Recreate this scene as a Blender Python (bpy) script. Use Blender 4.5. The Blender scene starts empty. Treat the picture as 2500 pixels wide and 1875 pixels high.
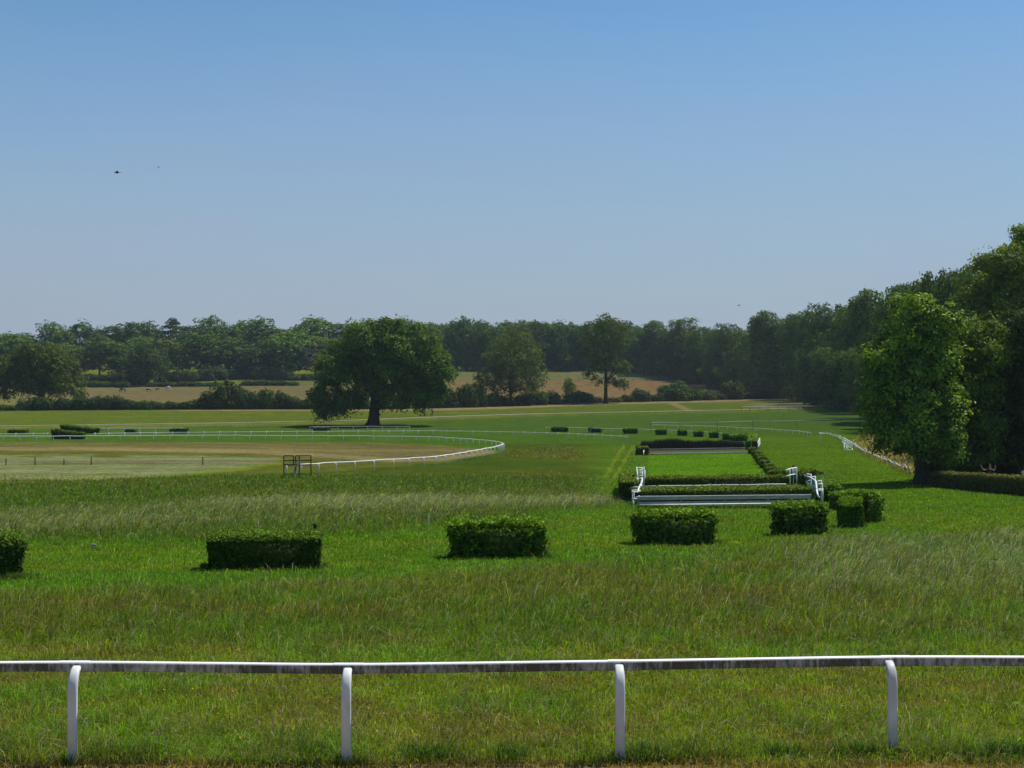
import bpy, math
import numpy as np
from mathutils import Vector, Matrix

rng = np.random.default_rng(7)
SC = bpy.context.scene
COL = SC.collection
# ------------------------------------------------------------------ camera model (photo pixels 2500 x 1875)
F, CX, HY, CZ = 3472.2, 1250.0, 875.0, 14.6
SUN_AZ, SUN_EL = math.radians(57), math.radians(60)

_td = np.array([-400, -60, 0, 8, 15.3, 25, 39.5, 50, 65, 83, 115, 167, 230, 302, 418, 500, 579, 640, 694, 800, 1000, 1500], float)
_th = np.array([4.2, 4.2, 4.25, 4.28, 4.35, 4.95, 5.86, 6.45, 7.4, 8.62, 10.05, 11.3, 13.0, 14.3, 14.35, 14.3, 13.6, 10.2, 6.2, 5.2, 4.6, 4.2], float)

def _pchip(x, y):
    h = np.diff(x); dl = np.diff(y) / h
    m = np.zeros_like(y)
    for i in range(1, len(x) - 1):
        if dl[i-1] * dl[i] > 0:
            w1 = 2*h[i] + h[i-1]; w2 = h[i] + 2*h[i-1]
            m[i] = (w1 + w2) / (w1/dl[i-1] + w2/dl[i])
    m[0] = dl[0]; m[-1] = dl[-1]
    def f(t):
        t = np.clip(np.asarray(t, float), x[0], x[-1])
        k = np.clip(np.searchsorted(x, t) - 1, 0, len(x) - 2)
        s = (t - x[k]) / h[k]
        return ((2*s**3 - 3*s**2 + 1)*y[k] + (s**3 - 2*s**2 + s)*h[k]*m[k] + (-2*s**3 + 3*s**2)*y[k+1] + (s**3 - s**2)*h[k]*m[k+1])
    return f
hrel = _pchip(_td, _th)                       # how far the ground lies below the camera, by distance
_dd = np.concatenate([np.linspace(6, 120, 3000), np.linspace(120.05, 1400, 6000)])
_yy = np.minimum.accumulate(HY + F * hrel(_dd) / _dd)

def dist_at(y):                               # distance of the ground that the photo shows at height y
    return np.interp(-np.asarray(y, float), -_yy, _dd)
def zg(d):
    return CZ - hrel(d)
def P(x, y):                                  # ground point
    d = float(dist_at(y)); return Vector(((x - CX) / F * d, d, float(zg(d))))
def W(x, y, d):                               # point at distance d
    return Vector(((x - CX) / F * d, d, CZ - (y - HY) / F * d))
def G(X, Y):
    return Vector((X, Y, float(zg(Y))))
def ppm(d):
    return F / d

# ------------------------------------------------------------------ noise
def _hash(ix, iy, s):
    v = np.sin(ix * 127.1 + iy * 311.7 + s * 74.7) * 43758.5453
    return v - np.floor(v)
def vnoise(x, y, s=0):
    ix, iy = np.floor(x), np.floor(y); fx, fy = x - ix, y - iy
    fx = fx*fx*(3 - 2*fx); fy = fy*fy*(3 - 2*fy)
    a = _hash(ix, iy, s); b = _hash(ix+1, iy, s); c = _hash(ix, iy+1, s); d = _hash(ix+1, iy+1, s)
    return (a + (b-a)*fx) * (1-fy) + (c + (d-c)*fx) * fy
def fbm(x, y, s=0, o=4):
    t, a, n = 0, .5, 0
    for i in range(o):
        t = t + a * vnoise(x, y, s + i*3.1); n += a; x, y, a = x*2.03 + 5.1, y*2.03 + 1.7, a*.5
    return t / n

# ------------------------------------------------------------------ objects
def tag(o, label=None, cat=None, group=None, kind=None):
    if label: o['label'] = label
    if cat: o['category'] = cat
    if group: o['group'] = group
    if kind: o['kind'] = kind
    return o
def empty(name, loc, label=None, cat=None, group=None, rz=0.0):
    o = bpy.data.objects.new(name, None); COL.objects.link(o)
    o.location = loc; o.rotation_euler = (0, 0, rz); o.empty_display_size = .3
    return tag(o, label, cat, group)
def link(name, me, parent=None, loc=None):
    o = bpy.data.objects.new(name, me); COL.objects.link(o)
    if parent: o.parent = parent
    if loc is not None: o.location = loc
    return o
def np_mesh(name, V, faces, mat=None, col=None, smooth=False):
    """V (n,3); faces: list of int arrays (m,k) with k = 3 or 4; col (n,3) point colour"""
    me = bpy.data.meshes.new(name)
    V = np.ascontiguousarray(V, np.float32)
    me.vertices.add(len(V)); me.vertices.foreach_set('co', V.ravel())
    nl = sum(f.size for f in faces); nf = sum(len(f) for f in faces)
    me.loops.add(nl); me.polygons.add(nf)
    me.loops.foreach_set('vertex_index', np.concatenate([f.ravel() for f in faces]).astype(np.int32))
    tot = np.concatenate([np.full(len(f), f.shape[1], np.int32) for f in faces])
    st = np.concatenate([[0], np.cumsum(tot)[:-1]]).astype(np.int32)
    me.polygons.foreach_set('loop_start', st)
    if smooth: me.polygons.foreach_set('use_smooth', np.ones(nf, bool))
    if col is not None:
        a = me.color_attributes.new('tint', 'FLOAT_COLOR', 'POINT')
        c4 = np.ones((len(V), 4), np.float32); c4[:, :3] = col
        a.data.foreach_set('color', c4.ravel())
    me.update(calc_edges=True); me.validate()
    if mat: me.materials.append(mat)
    return me

class MB:
    def __init__(s): s.v = []; s.f = []; s.c = []
    def _add(s, vs, fs, c=None):
        b = len(s.v); s.v += [tuple(v) for v in vs]; s.f += [tuple(i + b for i in f) for f in fs]
        s.c += [c or (1, 1, 1)] * len(vs)
    def bar(s, p, q, w, h, up=(0, 0, 1), c=None):
        p, q = Vector(p), Vector(q); d = (q - p).normalized(); up = Vector(up)
        if abs(d.dot(up)) > .95: up = Vector((0, 1, 0))
        sx = d.cross(up).normalized(); uz = sx.cross(d).normalized()
        vs = []
        for e in (p, q):
            for a, b in ((-1, -1), (1, -1), (1, 1), (-1, 1)):
                vs.append(e + sx * a * w / 2 + uz * b * h / 2)
        s._add(vs, [(0, 1, 2, 3), (7, 6, 5, 4), (4, 5, 1, 0), (5, 6, 2, 1), (6, 7, 3, 2), (7, 4, 0, 3)], c)
    def box(s, c, size, col=None):
        c = Vector(c); s.bar(c - Vector((0, 0, size[2]/2)), c + Vector((0, 0, size[2]/2)), size[0], size[1], (0, 1, 0), col)
    def tube(s, pts, r, n=6, cap=True, c=None, flat=1.0):
        pts = [Vector(p) for p in pts]; rs = r if isinstance(r, (list, tuple)) else [r] * len(pts)
        vs, fs = [], []; prev = None
        for i, p in enumerate(pts):
            t = (pts[min(i+1, len(pts)-1)] - pts[max(i-1, 0)]).normalized()
            if prev is None:
                a = Vector((1, 0, 0)) if abs(t.x) < .9 else Vector((0, 1, 0))
                u = (a - t * a.dot(t)).normalized()
            else:
                u = (prev - t * prev.dot(t)).normalized()
            prev = u; w = t.cross(u)
            for k in range(n):
                a = 2*math.pi*(k + .5)/n
                vs.append(p + (u*math.cos(a) + w*math.sin(a)*flat) * rs[i])
        for i in range(len(pts)-1):
            for k in range(n):
                fs.append((i*n + k, i*n + (k+1) % n, (i+1)*n + (k+1) % n, (i+1)*n + k))
        if cap: fs += [tuple(range(n))[::-1], tuple(range((len(pts)-1)*n, len(pts)*n))]
        s._add(vs, fs, c)
    def mesh(s, name, mat, smooth=False, tint=False):
        me = bpy.data.meshes.new(name); me.from_pydata(s.v, [], s.f)
        if tint:
            a = me.color_attributes.new('tint', 'FLOAT_COLOR', 'POINT')
            a.data.foreach_set('color', np.array([c + (1,) for c in s.c], np.float32).ravel())
        if smooth: me.polygons.foreach_set('use_smooth', np.ones(len(me.polygons), bool))
        me.materials.append(mat); me.update(); return me
    def build(s, name, mat, parent=None, loc=None, smooth=False, tint=False):
        return link(name, s.mesh(name, mat, smooth, tint), parent, loc)

# ------------------------------------------------------------------ materials
def nt(name):
    m = bpy.data.materials.new(name); m.use_nodes = True
    t = m.node_tree; t.nodes.clear()
    out = t.nodes.new('ShaderNodeOutputMaterial')
    def N(typ, **kw):
        n = t.nodes.new(typ)
        for k, v in kw.items():
            if k.startswith('_'): n.inputs[int(k[1:])].default_value = v
            else: setattr(n, k, v)
        return n
    return m, t, out, N
def L(t, a, b): t.links.new(a, b)
def leaf_mat(name, mul=(1.85, 1.70, 1.0), trans=.22, tcol=(1.4, 1.35, .40), gloss=.012, rough=.6, var=.25):
    """two-sided foliage: diffuse and translucent, tinted leaf by leaf"""
    m, t, out, N = nt(name)
    at = N('ShaderNodeAttribute', attribute_name='tint')
    oi = N('ShaderNodeObjectInfo')
    mr = N('ShaderNodeMapRange'); mr.inputs[3].default_value = 1 - var; mr.inputs[4].default_value = 1 + var
    L(t, oi.outputs['Random'], mr.inputs[0])
    mm = N('ShaderNodeMix', data_type='RGBA', blend_type='MULTIPLY'); mm.inputs[0].default_value = 1
    mm.inputs[7].default_value = (*mul, 1); L(t, at.outputs['Color'], mm.inputs[6])
    m2 = N('ShaderNodeVectorMath', operation='SCALE'); L(t, mm.outputs[2], m2.inputs[0]); L(t, mr.outputs[0], m2.inputs['Scale'])
    m3 = N('ShaderNodeVectorMath', operation='MULTIPLY'); m3.inputs[1].default_value = tcol; L(t, m2.outputs[0], m3.inputs[0])
    d = N('ShaderNodeBsdfDiffuse'); L(t, m2.outputs[0], d.inputs[0])
    tr = N('ShaderNodeBsdfTranslucent'); L(t, m3.outputs[0], tr.inputs[0])
    mx = N('ShaderNodeMixShader'); mx.inputs[0].default_value = trans
    L(t, d.outputs[0], mx.inputs[1]); L(t, tr.outputs[0], mx.inputs[2])
    g = N('ShaderNodeBsdfGlossy'); g.inputs['Roughness'].default_value = rough; g.inputs[0].default_value = (.8, .85, .9, 1)
    mx2 = N('ShaderNodeMixShader'); mx2.inputs[0].default_value = gloss
    L(t, mx.outputs[0], mx2.inputs[1]); L(t, g.outputs[0], mx2.inputs[2]); L(t, mx2.outputs[0], out.inputs[0])
    return m
def solid(name, col, rough=.5, dirt=None, scale=6, amount=.5, spec=.4, stretch=(1, 1, 1), lo=.45, hi=.7):
    """principled paint / wood / metal with noise wear"""
    m, t, out, N = nt(name)
    b = N('ShaderNodeBsdfPrincipled'); b.inputs['Roughness'].default_value = rough
    b.inputs['Specular IOR Level'].default_value = spec
    if dirt:
        tc = N('ShaderNodeTexCoord'); mp = N('ShaderNodeMapping'); mp.inputs['Scale'].default_value = stretch
        L(t, tc.outputs['Object'], mp.inputs[0])
        no = N('ShaderNodeTexNoise'); no.inputs['Scale'].default_value = scale; no.inputs['Detail'].default_value = 6
        L(t, mp.outputs[0], no.inputs['Vector'])
        mr = N('ShaderNodeMapRange'); mr.inputs[1].default_value = lo; mr.inputs[2].default_value = hi; mr.inputs[4].default_value = amount
        L(t, no.outputs['Fac'], mr.inputs[0])
        mx = N('ShaderNodeMix', data_type='RGBA'); mx.inputs[6].default_value = (*col, 1); mx.inputs[7].default_value = (*dirt, 1)
        L(t, mr.outputs[0], mx.inputs[0]); L(t, mx.outputs[2], b.inputs['Base Color'])
    else:
        b.inputs['Base Color'].default_value = (*col, 1)
    L(t, b.outputs[0], out.inputs[0]); return m

M = {}
M['leaf'] = leaf_mat('tree_leaf')
M['leaf_far'] = leaf_mat('far_leaf', mul=(1.85, 1.75, 1.05), trans=.2)
M['leaf_bright'] = leaf_mat('bright_leaf', trans=.24, gloss=.02)
M['hedge'] = leaf_mat('hedge_leaf', mul=(1.5, 1.45, .85), trans=.2, gloss=.012, var=.12)
M['grass'] = leaf_mat('grass_blade', mul=(1, 1, 1), trans=.42, tcol=(1.35, 1.35, .42), gloss=.015, rough=.5, var=0)
M['twig'] = leaf_mat('dry_twig', mul=(1, 1, 1), trans=.05, gloss=.02, var=0)
M['bark'] = solid('bark', (.055, .045, .034), .9, (.02, .017, .014), 3, .8, .1, (1, 1, .25))
M['bark_pale'] = solid('pale_dead_bark', (.24, .23, .22), .85, (.2, .18, .16), 2, .6, .1)
M['white'] = solid('white_paint', (.64, .67, .68), .45, (.34, .35, .31), 2.6, .55, .4)
M['white_clean'] = solid('white_plastic', (.74, .75, .76), .4, (.42, .42, .38), 3, .5, .4)
M['white_far'] = solid('greyed_white_rail', (.66, .67, .67), .6, (.42, .42, .38), 2, .5, .2)
M['plank'] = solid('weathered_white_plank', (.37, .345, .305), .7, (.20, .18, .15), 3, .7, .2, (.3, 2, 2))
M['metal_dark'] = solid('dark_painted_steel', (.016, .016, .017), .5, (.04, .03, .025), 8, .4, .4)
M['metal_grey'] = solid('galvanised_steel', (.30, .32, .34), .45, (.18, .18, .18), 8, .4, .5)
M['wood'] = solid('old_fence_wood', (.10, .085, .07), .85, (.04, .035, .03), 5, .7, .1, (1, 1, .2))
M['red'] = solid('red_sign_paint', (.30, .025, .02), .5, (.15, .02, .02), 6, .4)
M['black'] = solid('black_paint', (.012, .012, .013), .5)
M['stone'] = solid('grey_stone', (.16, .165, .17), .8, (.10, .10, .10), 8, .6)
# ------------------------------------------------------------------ ground: what grows where
def sst(a, b, t):
    t = np.clip((t - a) / (b - a), 0, 1); return t*t*(3 - 2*t)
def ln(pts, x):
    p = np.array(pts, float); return np.interp(x, p[:, 0], p[:, 1])
def band(x, y, top, bot, st=2.0, sb=None):
    sb = sb or st; a = ln(top, x); b = ln(bot, x)
    return sst(-st, st, y - a) * (1 - sst(-sb, sb, y - b)) * (b > a - .01)
R3L = [(-600, 1062), (0, 1050), (380, 1045), (840, 1036), (1130, 1024), (1290, 1019), (1520, 1014), (1800, 1008), (1960, 1003), (2600, 996)]
HEDGEROW = [(-600, 1008), (0, 1003), (490, 1000), (950, 999), (1150, 995), (1300, 990), (1450, 984), (1700, 978), (1940, 972), (2600, 966)]
R2L = [(-600, 1074), (0, 1072), (126, 1071), (380, 1069), (700, 1066), (1060, 1064), (1250, 1067), (1400, 1072), (1535, 1080)]

def paint(c):
    g = np.clip((c[..., 1:2] - c[..., 0:1]) / np.maximum(c[..., 1:2], 1e-4) * 4 + .1, 0, 1)
    return np.clip(c * (np.array([1.24, 1.17, .58])*g + np.array([.96, .98, .80])*(1 - g)), 0, 1)
def survey(X, Y, want='all'):
    """colour of the turf and height / silver / dryness of the grass, for world points"""
    d = np.maximum(Y, 5.0)
    x = CX + F * X / d
    y = HY + F * hrel(Y) / d
    n1 = fbm(X*.045, Y*.045, 1); n2 = fbm(X*.22, Y*.16, 2); n3 = fbm(X*1.1, Y*.8, 3); n4 = fbm(X*.012, Y*.05, 4)
    j = (n2 - .5)
    yj = y + j * np.clip((y - 900) * .09, 1.0, 26)
    col = np.empty(X.shape + (3,)); col[...] = (.052, .115, .014)
    hgt = np.full(X.shape, .10); sil = np.zeros(X.shape); dry = np.zeros(X.shape)
    def put(m, c, h=None, s=None, r=None):
        nonlocal col, hgt, sil, dry
        m1 = m[..., None]; col = col * (1 - m1) + np.array(c) * m1
        if h is not None: hgt = hgt * (1 - m) + h * m
        if s is not None: sil = sil * (1 - m) + s * m
        if r is not None: dry = dry * (1 - m) + r * m
    left = lambda a, w=30: 1 - sst(a - w, a + w, x + j*60)
    right = lambda a, w=30: sst(a - w, a + w, x + j*60)
    # far fields
    far = y < ln(HEDGEROW, x) + 1
    put(1.0*(y < 1000), (.085, .115, .03))
    put(band(x, y, [(0, 880), (2500, 880)], [(0, 917), (2500, 917)], 2) * left(800), (.115, .145, .032))
    put(band(x, y, [(0, 917), (900, 917)], [(0, 940), (900, 940)], 2) * left(820), (.10, .12, .035))
    put(band(x, y, [(0, 940), (900, 940)], [(0, 1004), (900, 1004)], 2) * left(900), (.155, .122, .057))
    put(band(x, yj, [(0, 930), (900, 930)], [(0, 1004), (900, 1004)], 2) * left(70, 60), (.15, .14, .05))
    put(band(x, y, [(0, 880), (2500, 880)], [(1000, 931), (1700, 928), (2500, 926)], 1.5) * right(960), (.155, .15, .062))
    put(band(x, y, [(1000, 931), (1700, 928), (2500, 926)], [(900, 1001), (1300, 990), (1700, 979), (2500, 972)], 1.5) * right(960), (.215, .130, .060))
    put((n4 > .5) * .35 * (y < 1000), (.17, .15, .06))
    # the course
    put(1.0*(~far), (.052, .115, .014))
    put(band(x, y, HEDGEROW, R3L, 1.5), (.076, .108, .024))
    put(band(x, y, HEDGEROW, R3L, 1.5) * sst(.55, .7, fbm(X*.02 + Y*.03, Y*.12, 9)) * .5, (.14, .14, .035))
    put(band(x, y, R3L, [(-600, 1066), (700, 1060), (2500, 1040)], 2), (.052, .096, .024))
    put(band(x, y, [(-600, 1060), (2500, 1040)], [(-600, 1082), (700, 1079), (1500, 1090), (2500, 1090)], 4), (.050, .100, .019))
    pth = [(300, 1004), (490, 1001.5), (700, 1001.5), (950, 1002), (1150, 997.5), (1300, 992.5), (1450, 986.5), (1700, 980), (1940, 974), (2300, 968)]
    w = ln([(300, 1), (950, 1.5), (1100, 3.5), (1500, 3), (2300, 2)], x)
    put((1 - sst(w*.5, w + 1.2, np.abs(y - ln(pth, x)))) * right(420, 60) * .9, (.27, .20, .10))
    put((1 - sst(1, 3.5, np.abs(y - (ln(R3L, x) - 6)))) * .55 * left(1350, 150), (.20, .17, .06))
    bx = 1640 + (y - 984) * 2.3
    put((1 - sst(8, 16, np.abs(x - bx))) * band(x, y, [(0, 983), (2500, 983)], [(0, 1003), (2500, 1003)], 2) * .85, (.25, .19, .09))
    put(band(x, y, [(1850, 984), (2000, 983)], [(1850, 996), (2100, 994)], 2) * right(1830) * left(2080) * .7, (.22, .17, .08))
    # sand coloured loop
    top = [(-600, 1080), (0, 1079.5), (680, 1079.5), (900, 1080), (1060, 1086), (1170, 1096), (1226, 1104)]
    fro = [(-600, 1166), (420, 1166), (700, 1152), (822, 1149), (1000, 1137), (1105, 1125), (1180, 1112), (1226, 1104)]
    loop = band(x, y, top, fro, 1.2, 2.5) * left(1226, 6)
    put(loop, (.098, .105, .024), .06)
    bot = [(-600, 1101), (300, 1102), (600, 1107), (800, 1118), (960, 1128), (1080, 1126), (1226, 1104)]
    st = vnoise(X*.012, (y - ln(bot, x))*.55, 12)
    put(loop * band(x, y, top, bot, 2, 3) * (.5 + .5*st), (.134, .121, .047), .03)
    s2 = vnoise(X*.015 + 3, (y - ln(bot, x))*1.1, 14); s3 = vnoise(X*.05, (y - ln(bot, x))*.9, 15)
    put(loop * band(x, y, top, bot, 2, 3) * sst(.52, .72, s2) * .8, (.225, .165, .075), .03)
    put(loop * band(x, y, top, bot, 2, 3) * sst(.55, .75, s3) * .6, (.085, .085, .026), .05)
    put(loop * band(x, y, [(p, q - 9) for p, q in bot], bot, 2.5, 2.5) * .7 * right(300, 250), (.28, .215, .110), .03)
    put(loop * band(x, y, [(-600, 1091), (700, 1097)], [(-600, 1097), (700, 1103)], 2) * .5, (.26, .19, .085), .03)
    hayb = [(-600, 1186), (0, 1180), (250, 1174), (420, 1163), (560, 1150), (680, 1132), (720, 1120)]
    hay = band(x, yj, [(-600, 1113), (400, 1113), (720, 1120)], hayb, 2.5, 4) * left(690, 25)
    put(hay, (.155, .172, .105), .10, .35, .3)
    put(hay * sst(.5, .62, vnoise(X*.05, Y*.45, 21)) * .7, (.18, .195, .125))
    put(hay * band(x, y, [(-600, 1127), (700, 1124)], [(-600, 1132), (700, 1130)], 1.5) * .7, (.19, .145, .075))
    put(hay * band(x, y, [(-600, 1132.5), (700, 1130)], [(-600, 1136), (700, 1133)], 1.2) * left(560, 25) * sst(.3, .6, vnoise(X*.25, Y*.05, 25)) * .85, (.060, .085, .025))
    put(hay * sst(.58, .72, vnoise(X*.16, Y*1.1, 27)) * .45, (.085, .115, .050))
    put(band(x, y, [(p, q - 5) for p, q in hayb], [(p, q + 3) for p, q in hayb], 3) * right(330, 80) * left(700, 20) * .6, (.10, .17, .02))
    # rough grass in the middle
    rough = band(x, yj, [(-600, 1182), (0, 1177), (250, 1172), (420, 1163), (700, 1154), (830, 1152), (1000, 1140), (1105, 1127), (1180, 1113), (1226, 1103), (1235, 1085), (1480, 1085), (1560, 1090)],
                 [(-600, 1352), (0, 1330), (700, 1312), (1000, 1292), (1300, 1262), (1480, 1242), (1560, 1235)], 3, 14) * left(1510, 60)
    put(rough, (.042, .078, .015), .18, .10, .12)
    put(rough * right(1230, 60) * (y < 1165) * sst(.4, .6, n1) * .8, (.078, .090, .024), .22)
    put(rough * sst(.5, .65, fbm(X*.02, Y*.09, 31)) * .55, (.062, .078, .020))
    silv = band(x, yj, [(-600, 1270), (0, 1255), (500, 1225), (900, 1214), (1500, 1216)], [(-600, 1318), (0, 1306), (700, 1272), (1100, 1258), (1480, 1232)], 7, 12) * left(1500, 40)
    put(silv * (.45 + .55*sst(.35, .6, fbm(X*.035, Y*.11, 33))), (.070, .092, .036), .28, 1.0, .05)
    core = band(x, yj, [(450, 1228), (600, 1219), (1000, 1215), (1500, 1217)], [(450, 1236), (600, 1240), (1000, 1239), (1500, 1230)], 4, 7) * left(1485, 40) * right(520, 60)
    put(core * (.4 + .6*sst(.35, .55, fbm(X*.06, Y*.2, 36))), (.082, .108, .050), .34, 1.5, 0)
    # tyre tracks by the lane
    put(band(x, y, [(1400, 1088), (1600, 1088)], [(1400, 1215), (1600, 1215)], 6) * right(1440, 40) * left(1575, 30) * .8, (.062, .125, .016), .12)
    for x0, x1 in ((1522, 1480), (1546, 1504)):
        tx = x0 + (y - 1090) / 70 * (x1 - x0)
        put((1 - sst(2.5, 6, np.abs(x + j*6 - tx))) * band(x, y, [(0, 1089), (2500, 1089)], [(0, 1170), (2500, 1170)], 5) * .75, (.145, .175, .035), .06)
    # mown turf on the far side of the hedges and on the right
    rt = band(x, y, [(0, 1085), (2500, 1060)], [(1500, 1400), (2500, 1330)], 6) * right(1560, 25)
    put(rt, (.060, .118, .012), .07)
    put(rt * sst(.45, .62, fbm(X*.05, Y*.12, 41)) * .5, (.080, .134, .013))
    lane = band(x, y, [(1540, 1104), (1850, 1103)], [(1540, 1168), (1950, 1168)], 3) * sst(0, 8, x - (1580 - (1168 - y)*.02)) * (1 - sst(-6, 6, x - (1835 + (y - 1105)*1.45)))
    put(lane, (.066, .152, .010), .06)
    put(lane * sst(.4, .6, vnoise(X*.08, Y*.5, 43)) * .5, (.085, .170, .014))
    dryr = band(x, y, [(2080, 1066), (2300, 1060)], [(2060, 1084), (2107, 1108), (2151, 1128), (2201, 1151), (2240, 1166), (2400, 1170)], 4) * right(2092, 8)
    put(dryr, (.20, .155, .065), .5, .25, .6)
    # the mown strip round the hedges
    mown = band(x, yj, [(-600, 1352), (0, 1332), (700, 1314), (1000, 1294), (1300, 1264), (1480, 1244), (1600, 1236)],
                [(-600, 1470), (0, 1462), (700, 1440), (1300, 1398), (1800, 1352), (2200, 1318), (2600, 1306)], 8, 20)
    put(mown, (.054, .110, .013), .085, .02, .06)
    put(mown * sst(.45, .6, fbm(X*.09, Y*.35, 51)) * .6, (.078, .115, .018))
    put(mown * band(x, yj, [(-600, 1412), (0, 1404), (700, 1392), (1400, 1350)], [(-600, 1442), (0, 1436), (700, 1424), (1400, 1380)], 6) * .6, (.048, .112, .018), .12)
    # tall grass towards the rail
    tall = band(x, yj, [(-600, 1470), (0, 1462), (700, 1440), (1300, 1398), (1800, 1352), (2200, 1318), (2600, 1306)], [(-600, 1600), (2600, 1600)], 18, 26)
    put(tall, (.050, .098, .012), .22, .06, .12)
    put(tall * sst(.42, .66, fbm(X*.22, Y*.5, 61, 5)) * .75, (.076, .080, .020), .25, .10, .22)
    put(tall * sst(.47, .6, fbm(X*.09 + 7, Y*.15, 62)) * right(1300, 300) * .9, (.042, .118, .009), .25)
    put(tall * sst(0, 40, x - 1900) * band(x, yj, [(0, 1320), (2600, 1310)], [(0, 1470), (2600, 1450)], 25) * .6, (.070, .108, .028), .34, .85, .10)
    near = band(x, yj, [(-600, 1585), (2600, 1585)], [(-600, 3000), (2600, 3000)], 22)
    put(near, (.080, .118, .017), .105, .06, .16)
    put(near * sst(.42, .68, fbm(X*.8, Y*1.1, 71, 5)) * .7, (.112, .108, .030), .085, .08, .45)
    put(near * sst(.5, .62, fbm(X*.4 + 3, Y*.5, 72)) * .7, (.055, .115, .012), .15)
    verge = sst(1862, 1880, y + (n3 - .5)*34)
    put(verge, (.24, .145, .065), .05, .1, .9)
    return x, y, paint(col), hgt, sil, dry, verge

# ------------------------------------------------------------------ ground sheet
ys = np.concatenate([np.linspace(-60, 3, 12), np.geomspace(5, 9, 8), np.geomspace(9.4, 1380, 640)])
us = np.concatenate([np.linspace(-1.15, -.46, 40), np.linspace(-.45, .45, 420), np.linspace(.46, 1.15, 40)])
YY, UU = np.meshgrid(ys, us, indexing='ij')
XX = UU * (np.maximum(YY, 0) + 22)
_, _, gc, gh, _, _, _ = survey(XX, YY)
ZZ = zg(YY)
ny, nx = YY.shape
idx = np.arange(ny*nx).reshape(ny, nx)
q = np.stack([idx[:-1, :-1], idx[:-1, 1:], idx[1:, 1:], idx[1:, :-1]], -1).reshape(-1, 4)
m, t, out, N = nt('turf')
at = N('ShaderNodeAttribute', attribute_name='tint')
tc = N('ShaderNodeTexCoord')
acc = at.outputs['Color']
for sc, amt, det in ((14.0, .42, 4), (1.6, .30, 5), (.22, .20, 4)):
    mp = N('ShaderNodeMapping'); mp.inputs['Scale'].default_value = (1, .8, 1); L(t, tc.outputs['Object'], mp.inputs[0])
    no = N('ShaderNodeTexNoise'); no.inputs['Scale'].default_value = sc; no.inputs['Detail'].default_value = det; no.inputs['Roughness'].default_value = .65
    L(t, mp.outputs[0], no.inputs['Vector'])
    mr = N('ShaderNodeMapRange'); mr.inputs[1].default_value = .32; mr.inputs[2].default_value = .68
    mr.inputs[3].default_value = 1 - amt; mr.inputs[4].default_value = 1 + amt; L(t, no.outputs['Fac'], mr.inputs[0])
    vm = N('ShaderNodeVectorMath', operation='SCALE'); L(t, acc, vm.inputs[0]); L(t, mr.outputs[0], vm.inputs['Scale'])
    acc = vm.outputs[0]
bs = N('ShaderNodeBsdfDiffuse'); L(t, acc, bs.inputs[0]); bs.inputs['Roughness'].default_value = .8
no = N('ShaderNodeTexNoise'); no.inputs['Scale'].default_value = 9; no.inputs['Detail'].default_value = 5; L(t, tc.outputs['Object'], no.inputs['Vector'])
bp = N('ShaderNodeBump'); bp.inputs['Strength'].default_value = .5; bp.inputs['Distance'].default_value = .06; L(t, no.outputs['Fac'], bp.inputs['Height'])
L(t, bp.outputs[0], bs.inputs['Normal']); L(t, bs.outputs[0], out.inputs[0])
M['turf'] = m
me = np_mesh('ground', np.stack([XX, YY, ZZ], -1).reshape(-1, 3), [q], M['turf'], gc.reshape(-1, 3), smooth=True)
tag(link('ground', me), 'grass ground of the racecourse with its fields and sandy loop', None, None, 'structure')

# ------------------------------------------------------------------ grass blades (more of them where one stands close)
def blades(B, Hh, Wd, lean, C, tipc, r, headed=None):
    """B base points (n,3); bent blades of two segments"""
    n = len(B)
    a = r.uniform(0, 2*math.pi, n); side = np.stack([np.cos(a), np.sin(a), np.zeros(n)], -1) * (Wd/2)[:, None]
    b = B.copy(); b[:, 2] -= .02
    mid = B + lean * (.35*Hh)[:, None]; mid[:, 2] += Hh*.6
    tip = B + lean * Hh[:, None]; tip[:, 2] += Hh * np.clip(1 - .35*np.linalg.norm(lean, axis=1)**2, .35, 1)
    wm = .85 if headed is None else headed
    V = np.stack([b - side*.8, b + side*.8, mid + side*wm, mid - side*wm, tip], 1).reshape(-1, 3)
    k = np.arange(n)[:, None]*5
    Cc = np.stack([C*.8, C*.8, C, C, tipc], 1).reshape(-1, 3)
    return V, k + np.array([[0, 1, 2, 3]]), k + np.array([[3, 2, 4]]), Cc

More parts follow.
